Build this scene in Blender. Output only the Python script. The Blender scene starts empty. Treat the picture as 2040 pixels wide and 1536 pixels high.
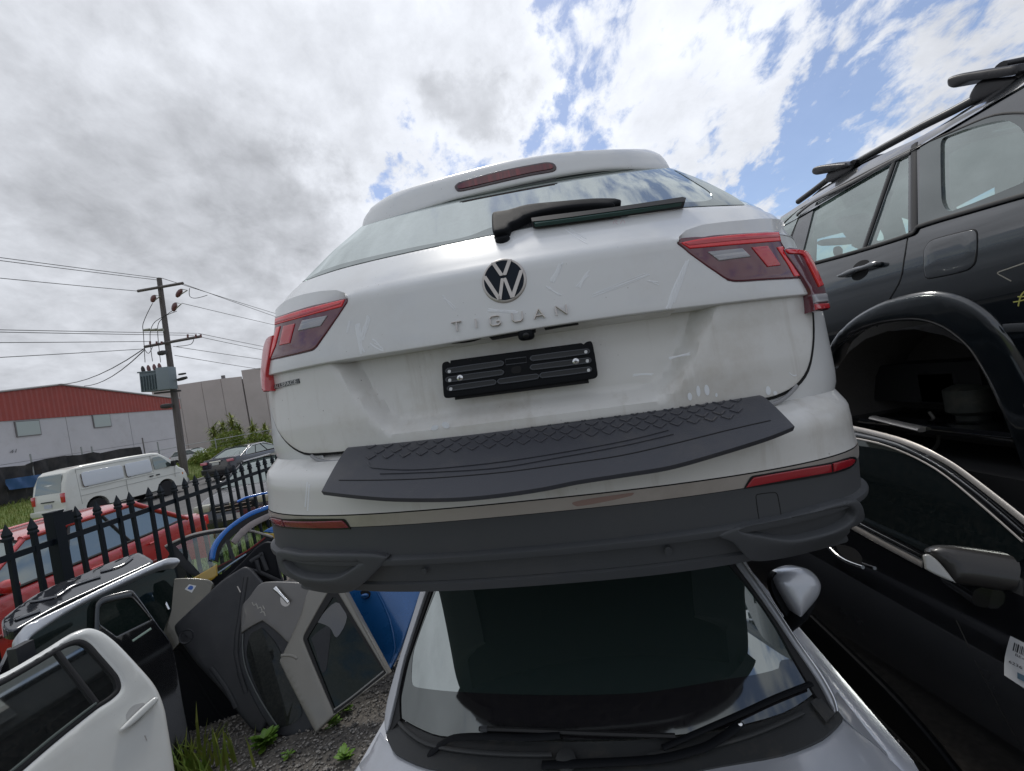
import bpy, bmesh, math, random
from math import sin, cos, pi, radians, sqrt, exp, atan2
import numpy as np
from mathutils import Vector, Matrix, geometry
random.seed(7)
scene = bpy.context.scene
C = scene.collection

# ------------------------------------------------------------------ camera
FPX = 900.0; ROLL = radians(10.0); EYE = 2.1
CR, SR = cos(ROLL), sin(ROLL)
cd = bpy.data.cameras.new('camera'); cam = bpy.data.objects.new('camera', cd); C.objects.link(cam)
cd.sensor_width = 36.0; cd.lens = 36.0*FPX/2040.0; cd.clip_start = 0.02; cd.clip_end = 3000
cam.matrix_world = Matrix(((CR, SR, 0, 0), (0, 0, -1, 0), (-SR, CR, 0, EYE), (0, 0, 0, 1)))
scene.camera = cam

# ------------------------------------------------------------------ light, sky, exposure
SUN_EL, SUN_AZ = radians(58), radians(-8)          # ahead of the camera, high
w = bpy.data.worlds.new("World"); scene.world = w; w.use_nodes = True
nt = w.node_tree; nt.nodes.clear()
def N(t, **k):
    n = nt.nodes.new(t)
    for a, b in k.items():
        if a == 'i':
            for q, v in b.items(): n.inputs[q].default_value = v
        else: setattr(n, a, b)
    return n
def L(a, b): nt.links.new(a, b)
def mth(op, a, b=None, c=None, clamp=False):
    n = N('ShaderNodeMath', operation=op, use_clamp=clamp)
    for k, v in enumerate((a, b, c)):
        if v is None: continue
        if isinstance(v, (int, float)): n.inputs[k].default_value = v
        else: L(v, n.inputs[k])
    return n.outputs[0]
def ramp(v, stops):
    n = N('ShaderNodeValToRGB'); e = n.color_ramp.elements
    while len(e) > 1: e.remove(e[0])
    e[0].position, e[0].color = stops[0][0], stops[0][1]
    for p, c in stops[1:]:
        q = e.new(p); q.color = c
    L(v, n.inputs[0]); return n.outputs[0]
def g1(v): return (v, v, v, 1)
tc = N('ShaderNodeTexCoord'); sep = N('ShaderNodeSeparateXYZ'); L(tc.outputs['Generated'], sep.inputs[0])
sky = N('ShaderNodeTexSky', sky_type='NISHITA', sun_disc=False, sun_elevation=SUN_EL, sun_rotation=SUN_AZ,
        air_density=1.0, dust_density=0.6, ozone_density=1.5)
hz = mth('ADD', mth('MAXIMUM', sep.outputs[2], 0.0), 0.34)
cx = mth('DIVIDE', sep.outputs[0], hz); cy = mth('DIVIDE', sep.outputs[1], hz)
comb = N('ShaderNodeCombineXYZ'); L(cx, comb.inputs[0]); L(cy, comb.inputs[1])
def noise(vec, scale, detail=8, rough=.55, dist=0, lac=2.0):
    n = N('ShaderNodeTexNoise'); n.inputs['Scale'].default_value = scale; n.inputs['Detail'].default_value = detail
    n.inputs['Roughness'].default_value = rough; n.inputs['Distortion'].default_value = dist; n.inputs['Lacunarity'].default_value = lac
    L(vec, n.inputs['Vector']); return n
# rotate and stretch the cloud sheet so streaks run towards the upper right
mp = N('ShaderNodeMapping'); mp.inputs['Rotation'].default_value = (0, 0, radians(35)); mp.inputs['Scale'].default_value = (1.0, 0.62, 1)
L(comb.outputs[0], mp.inputs[0])
big = noise(mp.outputs[0], 0.9, 3, .5).outputs[0]
mid = noise(mp.outputs[0], 4.6, 10, .62, 0.3).outputs[0]
fine = noise(mp.outputs[0], 17.0, 8, .62, 0.3).outputs[0]
shade = noise(comb.outputs[0], 1.9, 8, .52, 0.5).outputs[0]
shade2 = noise(comb.outputs[0], 7.5, 9, .62, 0.3).outputs[0]
wn = N('ShaderNodeTexNoise'); wn.inputs['Scale'].default_value = 5.5; wn.inputs['Detail'].default_value = 7; wn.inputs['Roughness'].default_value = .62; L(tc.outputs['Generated'], wn.inputs['Vector'])
wv1 = N('ShaderNodeVectorMath', operation='SUBTRACT'); L(wn.outputs['Color'], wv1.inputs[0]); wv1.inputs[1].default_value = (.5, .5, .5)
wv2 = N('ShaderNodeVectorMath', operation='SCALE'); L(wv1.outputs[0], wv2.inputs[0]); wv2.inputs['Scale'].default_value = 0.42
wv3 = N('ShaderNodeVectorMath', operation='ADD'); L(tc.outputs['Generated'], wv3.inputs[0]); L(wv2.outputs[0], wv3.inputs[1])
wdir = N('ShaderNodeVectorMath', operation='NORMALIZE'); L(wv3.outputs[0], wdir.inputs[0])
def toward(el, az, p0, p1):
    d = N('ShaderNodeVectorMath', operation='DOT_PRODUCT')
    L(wdir.outputs[0], d.inputs[0])
    e, a = radians(el), radians(az)
    d.inputs[1].default_value = (cos(e)*sin(a), cos(e)*cos(a), sin(e))
    m = N('ShaderNodeMapRange', interpolation_type='SMOOTHSTEP')
    L(d.outputs['Value'], m.inputs[0]); m.inputs[1].default_value = cos(radians(p0)); m.inputs[2].default_value = cos(radians(p1))
    return m.outputs[0]
def toward_d(x, z, p0, p1):         # around the bearing (x, 1, z)
    return toward(math.degrees(math.atan2(z, sqrt(1+x*x))), math.degrees(math.atan2(x, 1)), p0, p1)
def total(terms):
    r = None
    for k, t in terms:
        q = mth('MULTIPLY', t, k); r = q if r is None else mth('ADD', r, q)
    return r
clearR = toward(25, 40, 36, 8)      # broken cloud on the right
greyL = toward(22, -50, 46, 6)      # thick grey bank on the left
gaps = total([(.17, toward_d(-.25, .58, 7, 1)), (.16, toward_d(-.22, .46, 6, 1)), (.07, toward_d(.28, .585, 6, 1)), (.10, toward_d(.17, .53, 4, .5)),
              (.10, toward_d(.67, .33, 8, 1)), (.07, toward_d(.87, .59, 8, 1)), (.03, toward_d(.78, .43, 7, 1))])
thick = total([(.20, toward_d(.07, .66, 9, 2)), (.14, toward_d(-.02, .77, 10, 3)), (.12, toward_d(.50, .60, 12, 3)), (.16, toward_d(-.38, .75, 12, 4))])
bellies = total([(1.5, toward_d(.06, .645, 5.5, 1)), (1.5, toward_d(-.66, .54, 16, 3)), (.9, toward_d(-.45, .48, 9, 2)), (.5, toward_d(-1.0, .85, 14, 3))])
base = mth('MULTIPLY', big, 0.30)
dens = mth('ADD', base, mth('MULTIPLY', mid, 0.85))
dens = mth('ADD', dens, mth('MULTIPLY', fine, 0.55))
dens = mth('ADD', dens, mth('MULTIPLY', greyL, 0.34))
dens = mth('SUBTRACT', dens, mth('MULTIPLY', clearR, 0.055))
dens = mth('SUBTRACT', dens, gaps); dens = mth('ADD', dens, thick)
dens = mth('SUBTRACT', dens, 0.045)
mask = N('ShaderNodeMapRange', interpolation_type='SMOOTHSTEP'); L(dens, mask.inputs[0])
mask.inputs[1].default_value = 0.64; mask.inputs[2].default_value = 0.83
# cloud brightness: grey bellies, bright towards the sun
glow = toward(50, -6, 75, 4)
br = mth('ADD', mth('MULTIPLY', shade, -4.8), 8.1)
br = mth('ADD', br, mth('MULTIPLY', mth('SUBTRACT', shade2, 0.5), -3.4))
br = mth('SUBTRACT', br, mth('MULTIPLY', greyL, 0.5)); br = mth('SUBTRACT', br, bellies)
br = mth('ADD', br, mth('MULTIPLY', glow, 3.2))
br = mth('SUBTRACT', br, mth('MULTIPLY', mth('SUBTRACT', dens, 0.90, clamp=True), 4.0))
br = mth('MAXIMUM', br, 2.9)
cc = N('ShaderNodeMix', data_type='RGBA', blend_type='MULTIPLY'); cc.inputs[0].default_value = 1
L(br, cc.inputs[6]); cc.inputs[7].default_value = (0.92, 0.955, 1.03, 1)
skyb = N('ShaderNodeMix', data_type='RGBA', blend_type='MULTIPLY'); skyb.inputs[0].default_value = 1
L(sky.outputs[0], skyb.inputs[6]); skyb.inputs[7].default_value = (0.95, 1.0, 1.12, 1)
mixs = N('ShaderNodeMix', data_type='RGBA'); L(mth('MAXIMUM', mask.outputs[0], 0.16), mixs.inputs[0]); L(skyb.outputs[2], mixs.inputs[6]); L(cc.outputs[2], mixs.inputs[7])
# low haze band near the horizon
hb = N('ShaderNodeMapRange'); L(sep.outputs[2], hb.inputs[0]); hb.inputs[1].default_value = 0.14; hb.inputs[2].default_value = -0.02
mixh = N('ShaderNodeMix', data_type='RGBA'); L(mth('MULTIPLY', hb.outputs[0], 0.75), mixh.inputs[0]); L(mixs.outputs[2], mixh.inputs[6])
mixh.inputs[7].default_value = (4.9, 5.3, 6.0, 1)
bg = N('ShaderNodeBackground'); bg.inputs[1].default_value = 0.10; L(mixh.outputs[2], bg.inputs[0])
wo = N('ShaderNodeOutputWorld'); L(bg.outputs[0], wo.inputs[0])
sd = bpy.data.lights.new('sun', 'SUN'); sd.energy = 1.3; sd.angle = radians(10); sd.color = (1, .96, .90)
so = bpy.data.objects.new('sun', sd); C.objects.link(so)
sdir = Vector((cos(SUN_EL)*sin(SUN_AZ), cos(SUN_EL)*cos(SUN_AZ), sin(SUN_EL)))
so.rotation_euler = sdir.to_track_quat('Z', 'Y').to_euler(); so.location = (0, 0, 30)
vs = scene.view_settings; vs.view_transform = 'Standard'; vs.look = 'None'; vs.gamma = 1; vs.exposure = 0.18
scene.cycles.max_bounces = 8; scene.cycles.transparent_max_bounces = 12

# ------------------------------------------------------------------ image <-> place
def ray(px, py):
    a, b = px-1020.0, 768.0-py
    return Vector(((a*CR+b*SR)/FPX, 1.0, (-a*SR+b*CR)/FPX))
def proj(P):
    X, U = P[0]/P[1]*FPX, (P[2]-EYE)/P[1]*FPX
    return 1020+X*CR-U*SR, 768-(X*SR+U*CR)
def at(px, py, X=None, Y=None, Z=None):
    d = ray(px, py)
    t = X/d.x if X is not None else (Y if Y is not None else (Z-EYE)/d.z)
    return Vector((d.x*t, d.y*t, d.z*t+EYE))
def smooth(pts, n=4, closed=True):
    """Catmull-Rom through the points; a point with a third entry is a sharp corner."""
    out = []; m = len(pts)
    P = [Vector(p[:2]) for p in pts]; S = [len(p) > 2 for p in pts]
    for i in range(m if closed else m-1):
        p1, p2 = P[i], P[(i+1) % m]
        t1 = Vector((0, 0)) if S[i] or (not closed and i == 0) else (p2-P[i-1])*.5
        j = (i+2) % m
        t2 = Vector((0, 0)) if S[(i+1) % m] or (not closed and i == m-2) else (P[j]-p1)*.5
        d = (p2-p1).length
        for t in (t1, t2):
            if t.length > d: t *= d/t.length
        if S[i] or (not closed and i == 0): t1 = (p2-p1)-(t2*.5)if t2.length > 0 else (p2-p1)
        if S[(i+1) % m] or (not closed and i == m-2): t2 = (p2-p1)-(t1*.5) if t1.length > 0 else (p2-p1)
        if S[i] and S[(i+1) % m]: out.append(p1.copy()); continue
        for k in range(n):
            s = k/n; h1 = 2*s**3-3*s*s+1; h2 = s**3-2*s*s+s; h3 = -2*s**3+3*s*s; h4 = s**3-s*s
            out.append(h1*p1+h2*t1+h3*p2+h4*t2)
    if not closed: out.append(P[-1].copy())
    return out

# ------------------------------------------------------------------ object helpers
def tag(o, label=None, cat=None, group=None, kind=None):
    if label: o['label'] = label
    if cat: o['category'] = cat
    if group: o['group'] = group
    if kind: o['kind'] = kind
    return o
ORG = {}
def thing(name, loc, label, cat, group=None):
    o = bpy.data.objects.new(name, None); o.empty_display_size = .2; C.objects.link(o); o.location = loc
    ORG[o.name] = Vector(loc); return tag(o, label, cat, group)
def link(name, me, mat, parent=None, shade=35, org=None):
    o = bpy.data.objects.new(name, me); C.objects.link(o)
    if mat: me.materials.append(mat)
    if shade:
        me.shade_smooth(); me.set_sharp_from_angle(angle=radians(shade))
    if parent is not None:
        v = ORG[parent.name]; me.transform(Matrix.Translation(-v)); o.parent = parent; ORG[o.name] = v
    else:
        v = Vector(org) if org is not None else Vector((0, 0, 0))
        if org is not None: me.transform(Matrix.Translation(-v)); o.location = v
        ORG[o.name] = v
    return o
def mesh(name, V, F):
    me = bpy.data.meshes.new(name); me.from_pydata([tuple(v) for v in V], [], F); me.update(); return me
def pmesh(name, V, F, mat, parent=None, shade=35, org=None, recalc=True):
    me = mesh(name, V, F)
    if recalc:
        bm = bmesh.new(); bm.from_mesh(me); bmesh.ops.recalc_face_normals(bm, faces=bm.faces); bm.to_mesh(me); bm.free()
    return link(name, me, mat, parent, shade, org)
def addbox(V, F, c, s, R=None, taper=1.0):
    b = len(V)
    for dz in (-1, 1):
        k = taper if dz > 0 else 1
        for dx, dy in ((-1, -1), (1, -1), (1, 1), (-1, 1)):
            v = Vector((dx*s[0]/2*k, dy*s[1]/2*k, dz*s[2]/2))
            if R is not None: v = R @ v
            V.append(Vector(c)+v)
    F += [(b, b+3, b+2, b+1), (b+4, b+5, b+6, b+7)]+[(b+i, b+(i+1) % 4, b+4+(i+1) % 4, b+4+i) for i in range(4)]
def box(name, c, s, mat, parent=None, R=None, bevel=0, org=None, seg=2, taper=1.0):
    V, F = [], []; addbox(V, F, c, s, R, taper); me = mesh(name, V, F)
    if bevel:
        bm = bmesh.new(); bm.from_mesh(me)
        bmesh.ops.bevel(bm, geom=bm.edges[:], offset=bevel, segments=seg, affect='EDGES', profile=.6); bm.to_mesh(me); bm.free()
    return link(name, me, mat, parent, 40 if bevel else 0, org)
def addtube(V, F, pts, r, n=8, flat=1.0, up=None, cap=True):
    """a round (or flattened) rod along pts; r a number or one per point"""
    pts = [Vector(p) for p in pts]; b0 = len(V); m = len(pts)
    rr = r if isinstance(r, (list, tuple)) else [r]*m
    prev = None
    for i, p in enumerate(pts):
        t = (pts[min(i+1, m-1)]-pts[max(i-1, 0)]).normalized()
        if up is not None: u = Vector(up)
        elif prev is not None: u = prev
        else: u = Vector((0, 0, 1)) if abs(t.z) < .9 else Vector((1, 0, 0))
        s = t.cross(u).normalized(); u2 = s.cross(t).normalized(); prev = u2
        for k in range(n):
            a = 2*pi*k/n; V.append(p+s*cos(a)*rr[i]+u2*sin(a)*rr[i]*flat)
    for i in range(m-1):
        for k in range(n):
            a, b = b0+i*n+k, b0+i*n+(k+1) % n
            F.append((a, b, b+n, a+n))
    if cap:
        F.append(tuple(b0+k for k in range(n))[::-1]); F.append(tuple(b0+(m-1)*n+k for k in range(n)))
def tube(name, pts, r, mat, parent=None, n=8, flat=1.0, up=None, org=None):
    V, F = [], []; addtube(V, F, pts, r, n, flat, up); return pmesh(name, V, F, mat, parent, 50, org)
def grid(name, rows, mat, parent=None, closed=False, shade=35, caps=False, org=None):
    V = [p for r in rows for p in r]; n = len(rows[0]); F = []
    for i in range(len(rows)-1):
        for j in range(n if closed else n-1):
            a, b = i*n+j, i*n+(j+1) % n; F.append((a, b, b+n, a+n))
    if caps: F.append(tuple(range(n))[::-1]); F.append(tuple((len(rows)-1)*n+k for k in range(n)))
    return pmesh(name, V, F, mat, parent, shade, org)
def lathe(name, c, axis, prof, mat, parent=None, n=28, org=None):
    ax = Vector(axis).normalized(); u = Vector((0, 0, 1)) if abs(ax.z) < .9 else Vector((1, 0, 0))
    s = ax.cross(u).normalized(); u = s.cross(ax)
    rows = [[Vector(c)+ax*h+(s*cos(2*pi*k/n)+u*sin(2*pi*k/n))*max(r, 1e-4) for k in range(n)] for r, h in prof]
    return grid(name, rows, mat, parent, True, 40, True, org)
def blob(name, c, rad, mat, parent=None, R=None, e=2.0, nu=20, nv=12, fn=None, org=None):
    """superellipsoid"""
    rows = []
    sg = lambda v, p: math.copysign(abs(v)**p, v)
    for i in range(nv+1):
        th = -pi/2+pi*i/nv; row = []
        for j in range(nu):
            ph = 2*pi*j/nu
            v = Vector((rad[0]*sg(cos(th), 2/e)*sg(cos(ph), 2/e), rad[1]*sg(cos(th), 2/e)*sg(sin(ph), 2/e), rad[2]*sg(sin(th), 2/e)))
            if fn: v = fn(v)
            if R is not None: v = R @ v
            row.append(Vector(c)+v)
        rows.append(row)
    return grid(name, rows, mat, parent, True, 60, False, org)

class Surf:
    """a surface M(a,b) in the place; find(px,py) gives the point of it seen at a photograph pixel"""
    def __init__(s, M, guess=(0, 0), out=None):
        s.M, s.g, s.out = M, guess, out; s.amax = 0; s.err = 0
    def n(s, a, b):
        e = 1e-3
        du = s.M(a+e, b)-s.M(a-e, b); dv = s.M(a, b+e)-s.M(a, b-e)
        n = du.cross(dv).normalized()
        if s.out is not None:
            if n.dot(s.out(a, b) if callable(s.out) else s.out) < 0: n = -n
        elif n.dot(s.M(a, b)-cam.location) > 0: n = -n
        return n
    def P(s, a, b, h=0):
        p = s.M(a, b)
        return p+s.n(a, b)*h if h else p
    def find(s, px, py, g=None):
        a, b = g or s.g; e = 1e-4; best = (9e9, a, b)
        for it in range(40):
            x, y = proj(s.M(a, b)); ex, ey = px-x, py-y
            er_ = abs(ex)+abs(ey)
            if er_ < best[0]: best = (er_, a, b)
            if er_ < .02: break
            x1, y1 = proj(s.M(a+e, b)); x2, y2 = proj(s.M(a, b+e))
            A, B, Cc, D = (x1-x)/e, (x2-x)/e, (y1-y)/e, (y2-y)/e; det = A*D-B*Cc
            if abs(det) < 1: det = 1 if det >= 0 else -1
            da, db = (ex*D-ey*B)/det, (ey*A-ex*Cc)/det
            q = max(abs(da), abs(db)); k = min(1, .12/q) if q > 0 else 1
            a += da*k; b += db*k
        s.err = best[0]
        return best[1], best[2]
    def trace(s, pix, n=4, closed=True):
        out = []; g = None
        for p in smooth(pix, n, closed):
            r = s.find(p[0], p[1], g); e = s.err
            if e > .3 or (s.amax and abs(r[0]) > s.amax):
                r2 = s.find(p[0], p[1], None)
                if s.err < e+.2 or (s.amax and abs(r[0]) > s.amax): r, e = r2, s.err
                if s.amax: r = (max(-s.amax, min(s.amax, r[0])), r[1])
            g = r if e < .3 else None; out.append(r)
        return out
def plane(p0, nrm, bulge=0, cen=(0, 0), R=1.0):
    """surface in a plane through p0 with normal nrm; a runs level, b up the plane"""
    n = Vector(nrm).normalized(); u = Vector((0, 0, 1)).cross(n).normalized(); v = n.cross(u); p0 = Vector(p0)
    if bulge: return Surf(lambda a, b: p0+u*a+v*b-n*bulge*(((a-cen[0])**2+(b-cen[1])**2)/(R*R)), (0, 0), n)
    return Surf(lambda a, b: p0+u*a+v*b, (0, 0), n)
def segdist(P, loop):
    P = np.asarray(P, float); A = np.asarray(loop, float); B = np.roll(A, -1, 0)
    d = np.full(len(P), 1e9)
    for a, b in zip(A, B):
        ab = b-a; l2 = (ab**2).sum()
        if l2 < 1e-14: continue
        t = np.clip(((P-a)@ab)/l2, 0, 1)[:, None]
        d = np.minimum(d, np.sqrt(((P-a-t*ab)**2).sum(1)))
    return d
def inside(P, loop):
    P = np.asarray(P, float); A = np.asarray(loop, float); B = np.roll(A, -1, 0); r = np.zeros(len(P), bool)
    for (x1, y1), (x2, y2) in zip(A, B):
        if y1 == y2: continue
        c = ((y1 > P[:, 1]) != (y2 > P[:, 1])) & (P[:, 0] < (x2-x1)*(P[:, 1]-y1)/(y2-y1)+x1)
        r ^= c
    return r
def dedupe(l, eps):
    o = []
    for p in l:
        if not o or (abs(p[0]-o[-1][0])+abs(p[1]-o[-1][1])) > eps: o.append(tuple(p))
    if (abs(o[0][0]-o[-1][0])+abs(o[0][1]-o[-1][1])) < eps: o.pop()
    return o
def patch(name, S, outline, mat, parent=None, holes=(), res=.03, h=0.0, thick=.01, rnd=0.0, n=4, pix=True, disp=None, shade=35, org=None, lip=None):
    """a panel lying on surface S, its outline traced in the photograph (pix) or given in surface units;
    thick: how deep its edge goes, rnd: rolled edge radius, disp(a,b): extra height"""
    f = (lambda o: S.trace(o, n)) if pix else (lambda o: [tuple(p) for p in o])
    eps = 1e-4
    loops = [dedupe(f(outline), eps)]+[dedupe(f(o), eps) for o in holes]
    if rnd or res < .2:
        ds = min(max(rnd*1.3, .006) if rnd else 9, max(res, .012)); ll = []
        for l in loops:
            o = []
            for p, q in zip(l, l[1:]+l[:1]):
                k = max(1, int(math.hypot(q[0]-p[0], q[1]-p[1])/ds))
                o += [(p[0]+(q[0]-p[0])*i/k, p[1]+(q[1]-p[1])*i/k) for i in range(k)]
            ll.append(o)
        loops = ll
    arr = [np.array(l) for l in loops]
    bpts = np.concatenate(arr)
    x0, y0 = arr[0].min(0); x1, y1 = arr[0].max(0)
    res = max(res, sqrt((x1-x0)*(y1-y0)/9000.0))
    gx = np.arange(x0+res*.37, x1, res); gy = np.arange(y0+res*.41, y1, res)
    G = np.array([(x+(.5*res if j % 2 else 0), y) for j, y in enumerate(gy) for x in gx]) if len(gx) and len(gy) else np.zeros((0, 2))
    extra = []
    if rnd:
        for l in arr:
            A = np.roll(l, 1, 0); B = np.roll(l, -1, 0); t = B-A; t /= np.maximum(np.linalg.norm(t, axis=1), 1e-9)[:, None]
            nn = np.stack([-t[:, 1], t[:, 0]], 1)
            sgn = 1 if sum(l[:, 0]*np.roll(l[:, 1], -1)-np.roll(l[:, 0], -1)*l[:, 1]) > 0 else -1
            if l is not arr[0]: sgn = -sgn
            for k in (.2, .5, 1.0): extra.append(l+nn*sgn*rnd*k)
    def keep(Q, dm):
        if not len(Q): return Q
        m = inside(Q, arr[0])
        for l in arr[1:]: m &= ~inside(Q, l)
        d = np.min([segdist(Q, l) for l in arr], axis=0)
        return Q[m & (d > dm)]
    E = keep(np.concatenate(extra), rnd*.17) if extra else np.zeros((0, 2))
    G = keep(G, max(res*.35, rnd*1.25))
    verts = [Vector(p) for p in np.concatenate([bpts, E, G])]
    edges = []; o = 0; lens = [len(l) for l in loops]
    for m in lens:
        edges += [(o+i, o+(i+1) % m) for i in range(m)]; o += m
    r = geometry.delaunay_2d_cdt(verts, edges, [], 0, 1e-6)
    V2 = [tuple(v) for v in r[0]]; T = [t for t in r[2]]
    cen = np.array([[sum(V2[i][0] for i in t)/3, sum(V2[i][1] for i in t)/3] for t in T])
    ok = inside(cen, arr[0])
    for l in arr[1:]: ok &= ~inside(cen, l)
    T = [t for t, k in zip(T, ok) if k]
    dist = np.min([segdist(V2, l) for l in arr], axis=0)
    V = []
    for (a, b), d in zip(V2, dist):
        hh = h
        if disp: hh += disp(a, b)
        if rnd and d < rnd: q = 1-d/rnd; hh -= rnd*(1-sqrt(max(0, 1-q*q)))*.8
        V.append(S.P(a, b, hh))
    # edge use -> boundary
    F = []; vote = 0.0
    for t in T:
        (ax, ay), (bx, by), (cx_, cy_) = (V2[i] for i in t)
        if (bx-ax)*(cy_-ay)-(by-ay)*(cx_-ax) < 0: t = t[::-1]
        F.append(tuple(t))
        if len(F) % 7 == 1: vote += (V[t[1]]-V[t[0]]).cross(V[t[2]]-V[t[0]]).dot(S.n(*V2[t[0]]))
    if vote < 0: F = [t[::-1] for t in F]
    if thick:
        cnt = {}
        for t in F:
            for i in range(3):
                e = (t[i], t[(i+1) % 3]); cnt[e] = 1
        be = [e for e in cnt if (e[1], e[0]) not in cnt]; low = {}
        for e in be:
            for i in e:
                if i not in low:
                    low[i] = len(V); V.append(V[i]-S.n(*V2[i])*thick if lip is None else V[i]+Vector(lip)*thick)
        for a, b in be: F.append((b, a, low[a], low[b]))
    me = mesh(name, V, F)
    return link(name, me, mat, parent, shade, org)
def ribbon(name, S, line, wd, mat, parent=None, h=.004, thick=.006, n=4, pix=True, closed=False, res=.02):
    """a moulding of width wd following a traced line on a surface"""
    c = S.trace(line, n, closed) if pix else list(line)
    c = dedupe(c, 1e-4)
    V, F = [], []; m = len(c)
    for i in range(m):
        p = Vector(c[i]); a = Vector(c[(i-1) % m if closed else max(i-1, 0)]); b = Vector(c[(i+1) % m if closed else min(i+1, m-1)])
        t = (b-a).normalized(); q = Vector((-t.y, t.x))*wd/2
        for k, hh in ((-1, h-thick), (-1, h-wd*.12), (-.55, h), (.55, h), (1, h-wd*.12), (1, h-thick)):
            V.append(S.P(p.x+q.x*k, p.y+q.y*k, hh))
    for i in range(m if closed else m-1):
        j = (i+1) % m
        for k in range(5): F.append((i*6+k, i*6+k+1, j*6+k+1, j*6+k))
    if not closed: F += [tuple(range(6)), tuple((m-1)*6+k for k in range(6))[::-1]]
    return pmesh(name, V, F, mat, parent, 40)

# ------------------------------------------------------------------ materials
MATS = {}
def mat(key, col, rough=.5, metal=0, spec=.5, coat=0, coat_ior=1.5, coat_rough=.05, noise_s=0, noise_amt=0, col2=None, bump=0, bump_s=50, dirt=0, dirt_s=6,
        dirt_col=(.20, .17, .13), trans=0, ior=1.5, alpha=1, streak=None, speck=0, rough_var=0):
    if key in MATS: return MATS[key]
    m = bpy.data.materials.new(key); m.use_nodes = True; MATS[key] = m
    t = m.node_tree; b = t.nodes['Principled BSDF']; I = b.inputs
    I['Base Color'].default_value = (*col, 1); I['Roughness'].default_value = rough; I['Metallic'].default_value = metal
    I['Specular IOR Level'].default_value = spec; I['Coat Weight'].default_value = coat; I['Coat IOR'].default_value = coat_ior; I['Coat Roughness'].default_value = coat_rough
    I['Transmission Weight'].default_value = trans; I['IOR'].default_value = ior; I['Alpha'].default_value = alpha
    nn = t.nodes.new; lk = t.links.new
    co = nn('ShaderNodeTexCoord'); cur = None
    def nz(s, det=6, ro=.6, vec=None):
        q = nn('ShaderNodeTexNoise'); q.inputs['Scale'].default_value = s; q.inputs['Detail'].default_value = det; q.inputs['Roughness'].default_value = ro
        lk(vec or co.outputs['Object'], q.inputs['Vector']); return q.outputs[0]
    def rmp(v, a, b2):
        q = nn('ShaderNodeMapRange'); lk(v, q.inputs[0]); q.inputs[1].default_value = a; q.inputs[2].default_value = b2; return q.outputs[0]
    def mx(fac, a, b2):
        q = nn('ShaderNodeMix'); q.data_type = 'RGBA'
        lk(fac, q.inputs[0])
        for s, v in ((6, a), (7, b2)):
            if isinstance(v, tuple): q.inputs[s].default_value = (*v, 1)
            else: lk(v, q.inputs[s])
        return q.outputs[2]
    if col2 is not None: cur = mx(rmp(nz(noise_s or 5), .5-noise_amt, .5+noise_amt), tuple(col), tuple(col2))
    if dirt:
        f = rmp(nz(dirt_s, 10, .7), .52, .9); q = nn('ShaderNodeMath'); q.operation = 'MULTIPLY'; lk(f, q.inputs[0]); q.inputs[1].default_value = dirt
        cur = mx(q.outputs[0], cur if cur else tuple(col), dirt_col)
    if speck:
        v = nn('ShaderNodeTexVoronoi'); v.inputs['Scale'].default_value = speck; lk(co.outputs['Object'], v.inputs['Vector'])
        f = rmp(v.outputs['Distance'], .10, .04); g = rmp(nz(speck*.23), .52, .66)
        q = nn('ShaderNodeMath'); q.operation = 'MULTIPLY'; lk(f, q.inputs[0]); lk(g, q.inputs[1])
        cur = mx(q.outputs[0], cur if cur else tuple(col), (.12, .10, .08))
    if streak:
        mp_ = nn('ShaderNodeMapping'); mp_.inputs['Scale'].default_value = streak[0]; lk(co.outputs['Object'], mp_.inputs[0])
        f = rmp(nz(1, 6, .65, mp_.outputs[0]), streak[1], streak[1]+.12)
        q = nn('ShaderNodeMath'); q.operation = 'MULTIPLY'; lk(f, q.inputs[0]); q.inputs[1].default_value = streak[2]
        cur = mx(q.outputs[0], cur if cur else tuple(col), streak[3])
    if cur: lk(cur, I['Base Color'])
    if rough_var:
        f = nn('ShaderNodeMapRange'); lk(nz(9, 8, .65), f.inputs[0]); f.inputs[1].default_value = .3; f.inputs[2].default_value = .75
        f.inputs[3].default_value = rough; f.inputs[4].default_value = rough+rough_var; lk(f.outputs[0], I['Roughness'])
        if coat:
            g = nn('ShaderNodeMapRange'); lk(nz(7, 8, .65), g.inputs[0]); g.inputs[1].default_value = .3; g.inputs[2].default_value = .75
            g.inputs[3].default_value = coat_rough; g.inputs[4].default_value = coat_rough+rough_var*.5; lk(g.outputs[0], I['Coat Roughness'])
    if bump:
        q = nn('ShaderNodeBump'); q.inputs['Strength'].default_value = bump; q.inputs['Distance'].default_value = .01
        lk(nz(bump_s, 4, .6), q.inputs['Height']); lk(q.outputs[0], I['Normal'])
    return m
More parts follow.
